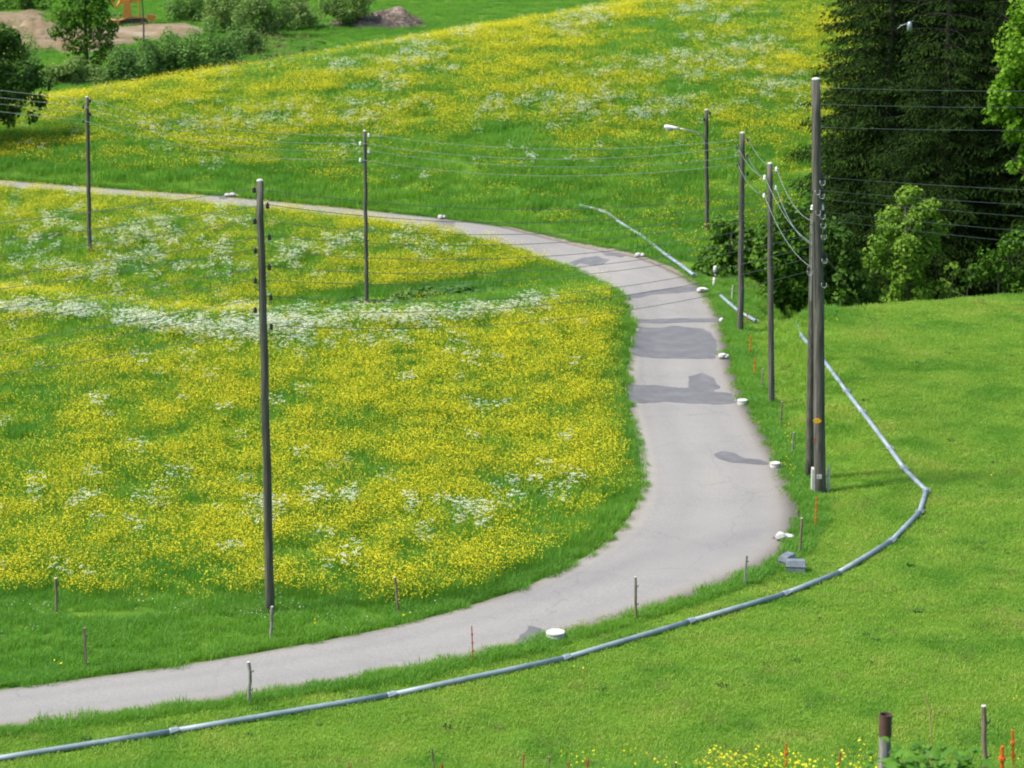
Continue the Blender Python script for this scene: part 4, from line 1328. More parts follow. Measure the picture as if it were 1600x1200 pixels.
far_bush("olive_bush", 360, 48, 230.0, [(350,15,26),(370,30,24),(340,35,22),(365,-5,26)], M['leaf_pale'], "olive green bush above the largest willow bush", 37, group=G)
far_bush("olive_bush", 300, 30, 240.0, [(290,8,24),(310,18,22),(270,20,20),(300,-15,26)], M['leaf_willow'], "green bush above the gravel beside the orange machine", 38, group=G)
far_bush("reed_bush", 545, 32, 234.0, [(520,5,22),(550,0,24),(540,18,18),(570,12,18),(500,15,14)], M['leaf_pale'], "reedy olive bush growing out of the brushwood heap", 39, group=G)
far_bush("olive_bush", 40, 30, 250.0, [(20,-8,26),(55,-4,22),(-10,2,24)], M['leaf_dark'], "dark bush in the top left corner above the earth", 40, group=G)

far_bush("olive_bush", 465, 40, 232.0, [(455,15,18),(475,22,14),(462,2,18)], M['leaf_pale'], "olive bush just left of the reedy bush", 41, group=G)
far_bush("willow_bush", 385, 75, 214.0, [(385,58,14),(372,66,14),(398,68,12)], M['leaf_pale'], "small pale bush at the right foot of the largest willow bush", 42, group=G)
# brushwood heap
def brush_heap():
    c = on_land(590, 42, 236.0)
    e = empty("brushwood_heap", c)
    tag(e, "brown brushwood and root heap at the far field's edge", "heap")
    k = 236.0 / F
    mb = MB()
    nx, ny = 26, 12
    V, Fs = [], []
    for j in range(ny + 1):
        for i in range(nx + 1):
            u, v = i / nx * 2 - 1, j / ny * 2 - 1
            r = max(0, 1 - (u * u) ** 1.2 - v * v)
            prof = 0.60 + 0.30 * math.exp(-((u - 0.45) / 0.35) ** 2)
            h = (r ** 0.6) * 1.9 * prof * (0.55 + 0.9 * float(fbm(u * 4, v * 3, 5)))
            V.append((u * 75 * k, v * 2.6, h - 0.15))
    for j in range(ny):
        for i in range(nx):
            a = j * (nx + 1) + i
            Fs.append((a, a + 1, a + nx + 2, a + nx + 1))
    mb.add(V, Fs)
    obj("earth_core", mb.mesh("heap_core", M['earth'] if False else M['twig'], smooth=True), e)
    mb = MB()
    rg = random.Random(4)
    for _ in range(420):
        u, v = rg.uniform(-.95, .95), rg.uniform(-.8, .5)
        r = max(0, 1 - (u * u) ** 1.2 - v * v)
        prof = 0.60 + 0.30 * math.exp(-((u - 0.45) / 0.35) ** 2)
        h = (r ** 0.6) * 1.9 * prof * 0.85
        p = Vector((u * 75 * k, v * 2.6, max(0.0, h - 0.1)))
        d = Vector((rg.gauss(0, 1), rg.gauss(-.3, .6), rg.gauss(0.2, .5))).normalized() * rg.uniform(.4, 1.2)
        mb.tube([p - d * .5, p + d * .5 + Vector((0, 0, .05))], [0.045, 0.015], 4)
    o = obj("branches", mb.mesh("heap_branches", M['twig']), e)
    o['kind'] = "stuff"
brush_heap()

def earth_mound(px, py, Y, wpx, h, depth, label, seed):
    c = on_land(px, py, Y); k = Y / F
    nx, ny = 36, 18
    V, Fs = [], []
    for j in range(ny + 1):
        for i in range(nx + 1):
            u, v = i / nx * 2 - 1, j / ny * 2 - 1
            r = max(0.0, 1 - u * u - v * v)
            z = h * (r ** 0.75) * (0.25 + 1.5 * float(fbm(u * 4 + seed, v * 4, seed, 5)))
            V.append((u * wpx / 2 * k, v * depth / 2, z - 0.1))
    for j in range(ny):
        for i in range(nx):
            a = j * (nx + 1) + i
            Fs.append((a, a + 1, a + nx + 2, a + nx + 1))
    mb = MB(); mb.add(V, Fs)
    o = obj("earth_mound", mb.mesh("earth_mound", M['earth'], smooth=True), None, c)
    tag(o, label, "mound", "earth mounds on the building ground")
earth_mound(45, 50, 226.0, 150, 1.3, 7.0, "largest brown earth mound behind the dark tree at top left", 3)
earth_mound(105, 62, 218.0, 80, 0.7, 4.0, "low brown earth mound just left of the slender tree", 6)
earth_mound(260, 46, 228.0, 90, 0.5, 4.0, "low pale gravel mound below the orange machine", 9)
def rough_growth():
    n = 3200
    px = RNG.uniform(-150, 520, n); Y = RNG.uniform(196, 246, n)
    X = (px - 800) / F * Y
    k = (fbm(X / 3.5, Y / 6, 81, 3) > 0.52)
    X, Y = X[k], Y[k]
    scatter("rough_growth", np.column_stack([X, Y, height(X, Y)]), 1.6 + 2.2 * RNG.random(len(X)), src_dry + src_weed + src_tuft,
            "rough dry grass and weeds over the building ground behind the hill", "weeds")
rough_growth()

# orange machine on the building ground, mostly above the frame
def machine():
    Y = 236.0
    p = on_land(205, 36, Y)
    e = empty("excavator", p, 0.15)
    tag(e, "orange construction machine on the bare earth, cut by the top edge", "excavator")
    for y in (-0.75, 0.75):
        mb = MB()
        prof = [(-1.2, .05), (1.2, .05), (1.5, .3), (1.25, .58), (-1.25, .58), (-1.5, .3)]
        V = [(x, y - .2, z) for x, z in prof] + [(x, y + .2, z) for x, z in prof]
        mb.add(V, [(0, 1, 2, 3, 4, 5), tuple(reversed(range(6, 12)))] + [(i, i + 6, (i + 1) % 6 + 6, (i + 1) % 6) for i in range(6)])
        obj("track", mb.mesh("machine_track", M['black']), e)
    mb = MB()
    mb.add([(-2.3, -1.0, .1), (-1.2, -1.0, .05), (-1.0, -1.0, .5), (-1.9, -1.0, .62), (-2.3, .9, .1), (-1.2, .9, .05), (-1.0, .9, .5), (-1.9, .9, .62)],
           [(0, 1, 2, 3), (7, 6, 5, 4), (0, 4, 5, 1), (1, 5, 6, 2), (2, 6, 7, 3), (3, 7, 4, 0)])
    obj("dozer_blade", mb.mesh("machine_blade", M['machine_orange']), e)
    mb = MB(); mb.box((1.75, -0.5, .8), (.75, .6, .5), Matrix.Rotation(.25, 3, 'Y'))
    obj("counterweight", mb.mesh("machine_weight", M['machine_orange']), e)
    mb = MB(); mb.tube([(-1.1, -1.05, .62), (-.1, -1.0, .9), (1.3, -.9, .78)], [.09, .1, .08], 6)
    mb.add([(-.75, -1.1, .85), (.1, -1.1, .9), (-.05, -1.1, 2.4), (-.55, -1.1, 2.4), (-.75, -.7, .85), (.1, -.7, .9), (-.05, -.7, 2.4), (-.55, -.7, 2.4)], [(0, 1, 2, 3), (7, 6, 5, 4), (0, 4, 5, 1), (1, 5, 6, 2), (2, 6, 7, 3), (3, 7, 4, 0)]); mb.tube([(.75, -1.0, .85), (.65, -1.0, 2.3)], .06, 6)
    obj("frame", mb.mesh("machine_frame", M['machine_orange']), e)
    mb = MB(); mb.box((0.0, 0, 2.55), (1.9, 1.5, .9), Matrix.Rotation(-.12, 3, 'Y')); mb.box((0.4, 0.1, 3.5), (1.0, 1.2, 1.2))
    obj("body", mb.mesh("machine_body", M['machine_orange']), e)
    mb = MB(); mb.tube([(-0.7, -.3, 2.5), (-1.3, -.4, 1.6), (-1.55, -.4, 2.2), (-2.6, -.3, 3.3), (-3.2, -.3, 2.5), (-3.3, -.3, 1.9)], [.16, .13, .15, .15, .13, .1], 6)
    obj("boom", mb.mesh("machine_boom", M['machine_orange']), e)
    mb = MB(); mb.add([(-3.8, -.7, 1.2), (-2.9, -.7, 1.3), (-3.2, -.7, 2.0), (-3.8, .1, 1.2), (-2.9, .1, 1.3), (-3.2, .1, 2.0)], [(0, 1, 2), (3, 5, 4), (0, 3, 4, 1), (1, 4, 5, 2), (0, 2, 5, 3)])
    obj("bucket", mb.mesh("machine_bucket", M['machine_orange']), e)
machine()

# ------------------------------------------------------------------ poles
def height_for(X, Y, py):
    k = (600 - py) / F
    return CAM_Z + Y * (k * CP - SP) / (CP + k * SP)

INS = {}
def insulator_mesh(kind):
    if kind in INS:
        return INS[kind]
    mb = MB()
    mb.lathe([(0.028, 0), (0.048, 0.012), (0.05, 0.05), (0.036, 0.062), (0.044, 0.075), (0.046, 0.105), (0.03, 0.125), (0.02, 0.15), (0.012, 0.155)], 12)
    INS[kind] = mb.mesh("insulator_" + kind, M[kind], smooth=True)
    return INS[kind]
def hook_mesh(side):
    key = ('hook', side)
    if key in INS:
        return INS[key]
    mb = MB()
    mb.tube([(-side * 0.10, 0, -0.05), (-side * 0.03, 0, -0.085), (0, 0, -0.06), (0, 0, 0.02)], 0.011, 6)
    INS[key] = mb.mesh("insulator_hook", M['steel'], smooth=True)
    return INS[key]

POLE = {}
def pole(key, base_px, top_px, d_base, d_top, label, mat='pole', ins=(), ins_kind='porcelain', ymin=54.0, base_Y=None, s=1.0):
    """utility_pole > shaft, cap, insulator (> hook); ins = photograph pixels of the insulators"""
    g = ground_at(*base_px, ymin=ymin) if base_Y is None else on_land(base_px[0], base_px[1], base_Y)
    ztop = height_for(g.x, g.y, top_px[1])
    zc = g.y * CP - (ztop - CAM_Z) * SP
    xt = (top_px[0] - 800) / F * zc
    e = empty("utility_pole", g)
    tag(e, label, "pole", "wooden utility poles")
    top = Vector((xt - g.x, 0, ztop - g.z))
    mb = MB()
    n = 14
    rg = random.Random(hash(key) % 1000)
    pts = [Vector((0, 0, -0.5)).lerp(top, t / (n - 1)) + Vector((rg.gauss(0, .008), rg.gauss(0, .008), 0)) for t in range(n)]
    rad = [(d_base + (d_top - d_base) * t / (n - 1)) / 2 for t in range(n)]
    mb.tube(pts, rad, 16)
    obj("shaft", mb.mesh("pole_shaft", M[mat], smooth=False), e)
    for f in e.children[-1].data.polygons:
        f.use_smooth = len(f.vertices) == 4
    mb = MB(); mb.lathe([(d_top / 2 * 0.97, 0.001), (d_top / 2 * 0.93, 0.03), (d_top / 2 * .4, 0.05)], 14, (top.x, top.y, top.z))
    obj("cut_end", mb.mesh("pole_cut_end", M['endgrain']), e)
    POLE[key] = dict(e=e, g=g, top=top, ends=[], d=(d_base, d_top))
    for px, py in ins:
        add_insulator(key, px, py, ins_kind)
    return e

def add_insulator(key, px, py, kind, s=1.0, name="insulator"):
    P = POLE[key]
    g = P['g']
    p = at_depth(px, py, g.y - 0.02)
    loc = p - g
    o = obj(name, insulator_mesh(kind), P['e'], loc - Vector((0, 0, 0.08 * s)), scale=(s, s, s))
    ax = P['top'].x * (loc.z / P['top'].z)
    side = 1 if loc.x > ax else -1
    obj("hook", hook_mesh(side), o)
    P['ends'].append(p + Vector((0, 0, 0.02)))

pole('tall_left', (422, 957), (406, 283), 0.235, 0.165, "tall near wooden pole with ten dark insulators in the flower field", ins_kind='brown_glaze',
     ins=[(397,296),(418,321),(398,345),(421,370),(399,391),(421,417),(399,438),(423,464),(399,484),(424,510)])
pole('mid', (573, 490), (570, 205), 0.17, 0.13, "slim wooden pole standing behind the white flower strip", ymin=98.0,
     ins=[(576,211),(563,224),(576,236),(563,250)])
pole('far_left', (140, 403), (136, 152), 0.19, 0.16, "slim wooden pole near the left edge below the dark tree", ymin=98.0, ins_kind='brown_glaze',
     ins=[(141,157),(130,167),(141,178),(130,189)])
pole('lamp', (1105, 362), (1104, 172), 0.19, 0.16, "wooden pole carrying a street lamp arm behind the bend", base_Y=116.0, mat='pole',
     ins=[(1109,176),(1100,186)], ins_kind='brown_glaze')
pole('bend', (1157, 520), (1160, 208), 0.24, 0.18, "wooden pole with dark insulators right of the bend, nearest the delineator post", mat='pole_grey', ins_kind='brown_glaze',
     ins=[(1169,218),(1153,230),(1168,244),(1153,257),(1168,271)])
pole('slim_right', (1206, 632), (1203, 256), 0.21, 0.17, "wooden pole with four white insulators left of the tall double pole", mat='pole_grey',
     ins=[(1213,264),(1195,277),(1212,293),(1194,305)])

# tall double pole with its strut
pole('double', (1283, 770), (1275, 124), 0.35, 0.245, "tall double wooden pole with strut, yellow mark and many hooks beside the road", mat='pole_grey')
def dress_double():
    P = POLE['double']; e, g, top = P['e'], P['g'], P['top']
    # strut standing behind, leaning in
    sb = ground_at(1266, 747)
    j = at_depth(1272, 335, g.y + 0.22)
    mb = MB()
    a, b = sb - g + Vector((0, 0, -0.4)), j - g
    mb.tube([a.lerp(b, t / 9) for t in range(10)], [0.150 - 0.004 * t for t in range(10)], 14)
    obj("strut", mb.mesh("pole_strut", M['pole'], smooth=True), e)
    # steel foot straps and concrete shoes
    mb = MB(); mb.box((-0.235, 0.05, 0.25), (0.10, 0.24, 0.95)); 
    obj("foot_shoe", mb.mesh("pole_shoe", M['concrete']), e)
    mb = MB(); mb.box((0.215, 0.12, 0.25), (0.06, 0.20, 0.95))
    obj("foot_shoe", mb.mesh("pole_shoe_far", M['concrete']), e)
    p = at_depth(1280, 745, g.y - 0.20) - g
    mb = MB(); mb.box(p, (0.14, 0.03, 0.12))
    obj("number_plate", mb.mesh("pole_plate", M['white']), e)
    # yellow lozenge mark
    p = at_depth(1277, 657.5, g.y - 0.205) - g
    mb = MB()
    w, h = 0.125, 0.075
    V = [(p.x + w * math.cos(t) * (1 - .18 * abs(math.sin(2 * t))), p.y - 0.012 + 0.012 * 0, p.z + h * math.sin(t)) for t in np.linspace(0, 2 * math.pi, 12, endpoint=False)]
    V2 = [(x, y + 0.012, z) for x, y, z in V]
    n = 12
    mb.add(V + V2, [tuple(range(n)), tuple(reversed(range(n, 2 * n)))] + [(i, i + n, (i + 1) % n + n, (i + 1) % n) for i in range(n)])
    obj("yellow_mark", mb.mesh("yellow_mark", M['yellow_sign']), e)
    p = at_depth(1273.5, 688, g.y - 0.2) - g
    mb = MB(); mb.box(p, (0.035, 0.02, 0.18)); obj("red_tag", mb.mesh("pole_tag", M['rust_red']), e)
    # cable conduit running down the left side
    mb = MB()
    pts = [at_depth(1269.5, 345, g.y - .1) - g, at_depth(1268, 430, g.y - .12) - g, at_depth(1267, 470, g.y - .13) - g]
    mb.tube(pts, 0.02, 6)
    obj("conduit", mb.mesh("pole_conduit", M['wire_pale']), e)
    # insulators and hanging loops on the right side
    for px, py, k in [(1287,277,'brown_glaze'),(1287,298,'brown_glaze'),(1269,324,'porcelain'),(1285,324,'porcelain'),(1287,310,'brown_glaze'),(1270,298,'brown_glaze'),(1287,330,'brown_glaze'),(1289,362,'brown_glaze'),(1290,400,'brown_glaze'),(1263,420,'brown_glaze')]:
        add_insulator('double', px, py, k)
    for px, py in [(1286,285),(1278,300),(1285,306),(1279,332),(1286,338),(1287,352),(1288,370),(1289,407),(1288,445),(1266,426)]:
        c = at_depth(px, py, g.y - 0.22) - g
        mb = MB()
        mb.tube([c + Vector((0.075 * math.cos(t) - 0.01, 0, 0.085 * math.sin(t))) for t in np.linspace(2.6, 6.9, 10)], 0.012, 5)
        obj("wire_loop", mb.mesh("wire_loop", M['steel'], smooth=True), e)
dress_double()

# street lamp arm on the lamp pole
def lamp_arm():
    P = POLE['lamp']; e, g = P['e'], P['g']
    q = lambda px, py: at_depth(px, py, g.y - 0.12) - g
    mb = MB()
    mb.tube([q(1102, 240), q(1101, 222), q(1098, 212), q(1090, 207), q(1075, 203.5), q(1058, 200)], [.03, .03, .03, .028, .026, .024], 8)
    obj("lamp_arm", mb.mesh("lamp_arm", M['steel'], smooth=True), e)
    mb = MB()
    a, b = q(1062, 201), q(1038, 197.5)
    mb.tube([a, a.lerp(b, .3), a.lerp(b, .75), b], [.04, .07, .095, .07], 10)
    o = obj("lamp_head", mb.mesh("lamp_head", M['porcelain'], smooth=True), e)
    mb = MB()
    mb.tube([a.lerp(b, .45) - Vector((0, 0, .1)), a.lerp(b, .95) - Vector((0, 0, .1))], [.045, .055], 8)
    obj("lamp_glass", mb.mesh("lamp_glass", M['white'], smooth=True), o)
lamp_arm()
# second street lamp poking out of the spruces
def wood_lamp():
    Y = 112.6
    g = on_land(1432, 440, Y)
    e = empty("street_lamp", g)
    tag(e, "street lamp whose pale curved arm pokes out of the dark spruces", "lamp")
    q = lambda px, py: at_depth(px, py, 104.0) - g
    b = at_depth(1432, 30, Y) - g
    mb = MB(); mb.tube([(0, 0, -.4), b], [.09, .07], 10)
    obj("lamp_post", mb.mesh("wood_lamp_post", M['pole_grey'], smooth=True), e)
    mb = MB(); mb.tube([b, at_depth(1424, 34, 108.0) - g, q(1418, 37), q(1408, 40), q(1402, 45)], [.022, .022, .02, .018, .016], 7)
    obj("lamp_arm", mb.mesh("wood_lamp_arm", M['steel'], smooth=True), e)
    mb = MB(); mb.lathe([(.05, 0), (.1, .03), (.1, .28), (.07, .36), (.03, .38)], 12, q(1421, 49))
    obj("lamp_head", mb.mesh("wood_lamp_head", M['clamp'], smooth=True), e)
wood_lamp()

# ------------------------------------------------------------------ wires
ORD = ["topmost", "second", "third", "fourth", "fifth", "sixth", "seventh", "eighth", "ninth", "lowest"]
def wire(a, b, sag, label, group, mat='wire', r=0.011, seg=22):
    a, b = Vector(a), Vector(b)
    pts = [a.lerp(b, t / seg) - Vector((0, 0, 4 * sag * (t / seg) * (1 - t / seg))) for t in range(seg + 1)]
    m = a
    mb = MB(); mb.tube([p - m for p in pts], r, 5)
    o = obj("overhead_wire", mb.mesh("overhead_wire", M[mat], smooth=True), None, m)
    tag(o, label, "wire", group)
    return o

def span(A, B, sag, txt, group, mat='wire', r=0.0075):
    n = len(A)
    for i, (a, b) in enumerate(zip(A, B)):
        o = "topmost" if i == 0 else ("lowest" if i == n - 1 else ORD[i] + " from the top")
        wire(a, b, sag * random.uniform(.92, 1.08), "%s of the %d wires %s" % (o, n, txt), group, mat, r)

E = {k: POLE[k]['ends'] for k in POLE}
NUM = 10
gl = POLE['tall_left']['g']
left_far = [at_depth(-620, py + 100 + 6 * i, 61.0) for i, (px, py) in enumerate([(397,296),(418,321),(398,345),(421,370),(399,391),(421,417),(399,438),(423,464),(399,484),(424,510)])]
span(E['tall_left'], left_far, 0.22, "from the ten-insulator pole leftwards", "wires left of the tall near pole")
gd = POLE['double']['g']
dbl_left = [at_depth(1269, y, gd.y - 0.1) for y in (290, 300, 312, 323, 336, 350, 366, 384, 402, 422)]
span(E['tall_left'], dbl_left, 0.62, "from the ten-insulator pole to the double pole", "wires between the two tall poles")
right_y = [(137, 130), (163, 156), (199, 193), (277, 286), (298, 309), (311, 328), (331, 351), (343, 369)]
dbl_right = [at_depth(1284, a, gd.y - 0.1) for a, b in right_y]
far_right = [at_depth(2300, b + (b - a) * 2.1 - 0, gd.y + 6) for a, b in right_y]
span(dbl_right, far_right, 0.25, "from the double pole to the right edge", "wires right of the double pole")
fl_out = [at_depth(-700, y, 140.0) for y in (30, 45, 52, 65)]
span(E['far_left'], fl_out, 0.35, "from the leftmost pole past the dark tree", "thin wires beyond the field", 'wire_pale', 0.0075)
span(E['far_left'], E['mid'], 0.50, "from the leftmost to the mid-field slim pole", "thin wires beyond the field", 'wire_pale', 0.0075)
span(E['mid'], E['bend'][:4], 0.50, "from the mid-field slim pole rightwards", "thin wires beyond the field", 'wire_pale', 0.0075)
span(E['bend'][:4], E['slim_right'], 0.25, "just right of the bend pole", "thin wires at the bend", 'wire_pale', 0.0075)
dbl_in = [at_depth(1269, y, gd.y - 0.05) for y in (345, 380, 382, 418)]
span(E['slim_right'], dbl_in, 0.35, "curving steeply into the double pole", "thin wires at the bend", 'wire_pale', 0.010)
gw = ground_at(1352, 482)
wire(at_depth(1291, 402, gd.y), gw + Vector((0, 0, -0.05)), 0.0, "straight guy wire slanting from the double pole down to the pasture edge", "guy wire", 'wire', 0.011)

# ------------------------------------------------------------------ fence posts and stakes
def stake(name, base, top, w, mat, label, cat, group, kind='round', ymin=54.0, base_Y=None):
    g = ground_at(*base, ymin=ymin) if base_Y is None else on_land(base[0], base[1], base_Y)
    z = height_for(g.x, g.y, top[1])
    zc = g.y * CP - (z - CAM_Z) * SP
    t = Vector(((top[0] - 800) / F * zc - g.x, 0.0, z - g.z))
    e = empty(name, g)
    tag(e, label, cat, group)
    rg = random.Random(int(base[0] * 7 + base[1]))
    mb = MB()
    n = 7
    pts = [Vector((0, 0, -0.3)).lerp(t, k / (n - 1)) + (Vector((rg.gauss(0, w * .12), rg.gauss(0, w * .12), 0)) if kind == 'round' and 0 < k else Vector()) for k in range(n)]
    if kind == 'round':
        mb.tube(pts, [w / 2 * (1.05 - .1 * k / (n - 1)) * rg.uniform(.92, 1.08) for k in range(n)], 9)
        obj("shaft", mb.mesh("stake_shaft", M[mat]), e)
        for k in (3, 5):
            p = pts[k]
            m2 = MB(); m2.tube([p + Vector((w * .35, -w * .2, 0)), p + Vector((w * .9, -w * .3, .015)), p + Vector((w * 1.0, -w * .3, .05))], .011, 6)
            obj("wire_holder", m2.mesh("wire_holder", M['black']), e)
        m2 = MB(); m2.lathe([(w * .46, .001), (w * .42, .012)], 9, pts[-1]); obj("cut_end", m2.mesh("stake_end", M['endgrain']), e)
    elif kind == 'rod':
        mb.tube(pts, w / 2, 7)
        obj("shaft", mb.mesh("rod_shaft", M[mat]), e)
        for k in (3, 4, 5):
            m2 = MB(); m2.tube([pts[k] + Vector((0, 0, -.02)), pts[k] + Vector((0, 0, .02))], w * .95, 7)
            obj("wire_clip", m2.mesh("rod_clip", M[mat]), e)
    elif kind == 'plank':
        rot = Matrix.Rotation(0.25, 3, 'Z')
        for k in range(n - 1):
            pass
        L = t.length + .3
        d = t.normalized()
        q = d.to_track_quat('Z', 'Y').to_matrix()
        mb.box(Vector((0, 0, -.3)) + d * (L / 2), (w, w * .55, L), q)
        obj("shaft", mb.mesh("plank_shaft", M[mat]), e)
        m2 = MB(); m2.tube([t * .8 + Vector((w * .4, -w * .3, 0)), t * .8 + Vector((w * .95, -w * .4, .02))], .012, 6)
        obj("wire_holder", m2.mesh("plank_holder", M['black']), e)
    return e

WG, OG = "wooden fence stakes", "orange and rusty fence rods"
for base, top, w, mat, kind, lab in [
    ((88, 958), (87, 904), .075, 'post', 'round', "brown wooden stake at the left edge between flowers and short grass"),
    ((134, 1046), (132, 981), .09, 'post', 'plank', "broad brown wooden stake in the short grass at lower left"),
    ((421, 1001), (426, 948), .075, 'post_grey', 'round', "leaning grey stake in front of the tall near pole's foot"),
    ((391, 1101), (388, 1035), .085, 'post_grey', 'round', "grey pointed stake on the pasture side of the lower road"),
    ((625, 960), (617, 902), .065, 'post', 'round', "leaning pale brown stake above the middle of the lower road"),
    ((994, 970), (993, 902), .065, 'post', 'round', "dark straight stake between lower road and pipe, near the white drum"),
    ((1162, 916), (1166, 868), .085, 'post_grey', 'plank', "short grey squared stake at the outer road edge left of the grey boxes"),
    ((1250, 868), (1253, 810), .07, 'post', 'round', "knotty brown stake right of the two stacked white stones"),
    ((1238, 712), (1240, 676), .05, 'post_grey', 'round', "thin grey stake right of the white disc, left of the double pole"),
    ((1219, 668), (1222, 628), .05, 'post', 'round', "thin brown stake below the four-white-insulator pole"),
    ((1190, 612), (1192, 577), .045, 'post_grey', 'round', "thin pale stake left of the four-white-insulator pole"),
    ((1142, 472), (1145, 446), .05, 'endgrain', 'round', "small pale stake on the bank behind the bend pole"),
]:
    stake("fence_stake", base, top, w, mat, lab, "stake", WG, kind)
for base, top, w, mat, lab in [
    ((740, 1038), (737, 978), .028, 'rust_red', "thin rusty red rod on the verge left of the white drum"),
    ((1274, 826), (1276, 776), .032, 'orange', "orange rod in the grass below the double pole's foot"),
    ((1178, 588), (1180, 558), .035, 'orange', "orange rod right of the big wet patch"),
    ((1171, 556), (1173, 524), .035, 'orange', "orange rod at the foot of the bend pole"),
    ((1166, 508), (1168, 486), .03, 'rust_red', "short rusty rod where the far pipe ends"),
]:
    stake("fence_rod", base, top, w, mat, lab, "rod", OG, 'rod')
# the near slope at the bottom edge
NY = 33.6
stake("fence_stake", (1542, 1215), (1538, 1104), .075, 'post', "nearest brown wooden stake at lower right", "stake", WG, 'round', base_Y=NY + .8)
stake("fence_rod", (1568, 1225), (1566, 1166), .05, 'orange', "thick orange rod at the lower right corner", "rod", OG, 'rod', base_Y=NY - .4)
stake("fence_rod", (1587, 1215), (1582, 1141), .034, 'orange', "slim orange rod nearest the right edge at the bottom", "rod", OG, 'rod', base_Y=NY + .9)
stake("fence_rod", (1229, 1215), (1228, 1161), .025, 'orange', "orange rod among the buttercups at the bottom edge", "rod", OG, 'rod', base_Y=NY + .9)
k = 0
for px, top in ((676, 1172), (545, 1193), (818, 1180), (858, 1185), (889, 1192), (919, 1187), (1055, 1190), (690, 1196), (1312, 1178)):
    places = ["leftmost but one", "leftmost", "fourth", "fifth", "sixth", "seventh", "eighth", "third", "rightmost"]
    g = on_land(px, 1215, NY + .6)
    z = height_for(g.x, g.y, top)
    rg = random.Random(px)
    e = MB()
    h = z - g.z
    e.tube([(0, 0, -.1), (rg.gauss(0, .01), 0, h * .5), (rg.gauss(0, .02), 0, h)], [.012, .010, .007], 5)
    for t in (.8, .9, 1.0):
        e.tube([(0, 0, h * t - .03), (0, 0, h * t + .02)], [.014, .010], 5)
    o = obj("dock_stalk", e.mesh("dock_stalk", M['rust_red'] if k % 3 else M['post']), None, g)
    tag(o, "brown dry stalk at the bottom edge, %s counted from the left" % places[k] if k not in (0, 1, 8) else "brown dry stalk at the bottom edge, %s of the row" % places[k], "stalk", "dry stalks along the bottom edge")
    k += 1

# ------------------------------------------------------------------ delineator post
def delineator():
    g = ground_at(1115, 449)
    z = height_for(g.x, g.y, 421.5) - g.z
    e = empty("delineator_post", g, 0.2)
    e.rotation_euler = (0, 0.07, 0.2)
    tag(e, "white roadside delineator post with a black band at the bend", "post")
    s = z * 1.22
    prof = [(0.048, 0), (0.052, .42), (.075, .80), (.075, .93), (.055, 1.0), (.02, 1.02)]
    mb = MB(); mb.lathe([(.05, -.2), (.05, 0), (.058, s * .48)], 12); obj("lower_post", mb.mesh("delineator_lower", M['white'], smooth=True), e)
    mb = MB(); mb.lathe([(.058, s * .48), (.06, s * .70)], 12); obj("black_band", mb.mesh("delineator_band", M['black'], smooth=True), e)
    mb = MB(); mb.lathe([(.07, s * .70), (.082, s * .78), (.082, s * .92), (.06, s), (.02, s * 1.01)], 12); obj("head", mb.mesh("delineator_head", M['white'], smooth=True), e)
    mb = MB(); mb.box((0, -.062, s * .59), (.05, .012, .1)); obj("reflector", mb.mesh("delineator_reflector", M['porcelain']), e)
delineator()

# ------------------------------------------------------------------ white markers along the road
def stone_mesh(name, r, squash, seed, mat):
    bm = bmesh.new()
    bmesh.ops.create_icosphere(bm, subdivisions=3, radius=1.0)
    for v in bm.verts:
        d = v.co.normalized()
        f = 1 + 0.30 * (float(fbm(d.x * 1.6 + seed, d.y * 1.6 + d.z * 1.3, seed, 3)) - .5) * 2
        v.co = Vector((d.x * r[0] * f, d.y * r[1] * f, max(-.5 * r[2], d.z * r[2] * f * squash)))
    me = bpy.data.meshes.new(name); bm.to_mesh(me); bm.free()
    me.materials.append(mat)
    for p in me.polygons: p.use_smooth = True
    return me

def road_height_at(p):
    return float(road_z(np.array([p.x]), np.array([p.y]))[0])

def drum(px, py, wpx, hpx, label, tilt=(0, 0)):
    g = ground_at(px, py); k = g.y / F
    g.z = height(g.x, g.y) + .01
    e = empty("white_drum", g); e.rotation_euler = (tilt[0], tilt[1], random.random() * 6)
    tag(e, label, "marker", "white markers along the road")
    r, h = wpx * k / 2, hpx * k
    mb = MB(); mb.lathe([(r * .93, 0), (r * .97, h * .1), (r * .97, h * .55), (r * .93, h * .62)], 22)
    obj("body", mb.mesh("drum_body", M['white'], smooth=True), e)
    mb = MB(); mb.lathe([(r * .95, h * .62), (r, h * .66), (r, h * .88), (r * .96, h * .93), (r * .90, h * .90), (r * .2, h * .91)], 22)
    obj("lid", mb.mesh("drum_lid", M['white'], smooth=True), e)
drum(868, 1000, 31, 15, "white round drum with lid on the near verge of the lower road")
drum(1211, 731, 17, 9, "small white disc at the road edge left of the double pole")
drum(1160, 633, 17, 9, "white disc at the right end of the wet band")
def marker(px, py, parts, label):
    g = ground_at(px, py); k = g.y / F
    g.z = height(g.x, g.y) + .02
    e = empty("white_stone", g)
    tag(e, label, "marker", "white markers along the road")
    for i, (dx, dz, w, h, mat) in enumerate(parts):
        me = stone_mesh("white_stone_piece", (w * k / 2, w * k / 2 * .8, h * k / 2), 1.0, int(px) + i, M[mat])
        obj("stone", me, e, (dx * k, 0.02 * i, (dz + h * .45) * k))
marker(1224, 846, [(-4, 0, 19, 15, 'white'), (9, 3, 17, 8, 'white'), (2, 7, 18, 4, 'white')], "two stacked white stones at the outer road edge above the grey boxes")
marker(1130, 562, [(-3, 0, 10, 9, 'white'), (5, 0, 10, 8, 'stone'), (-1, 5, 14, 4, 'white')], "white stone pair at the right end of the big wet patch")
marker(1127, 505, [(0, 0, 8, 8, 'white')], "small white block at the end of the thin wet stripe")
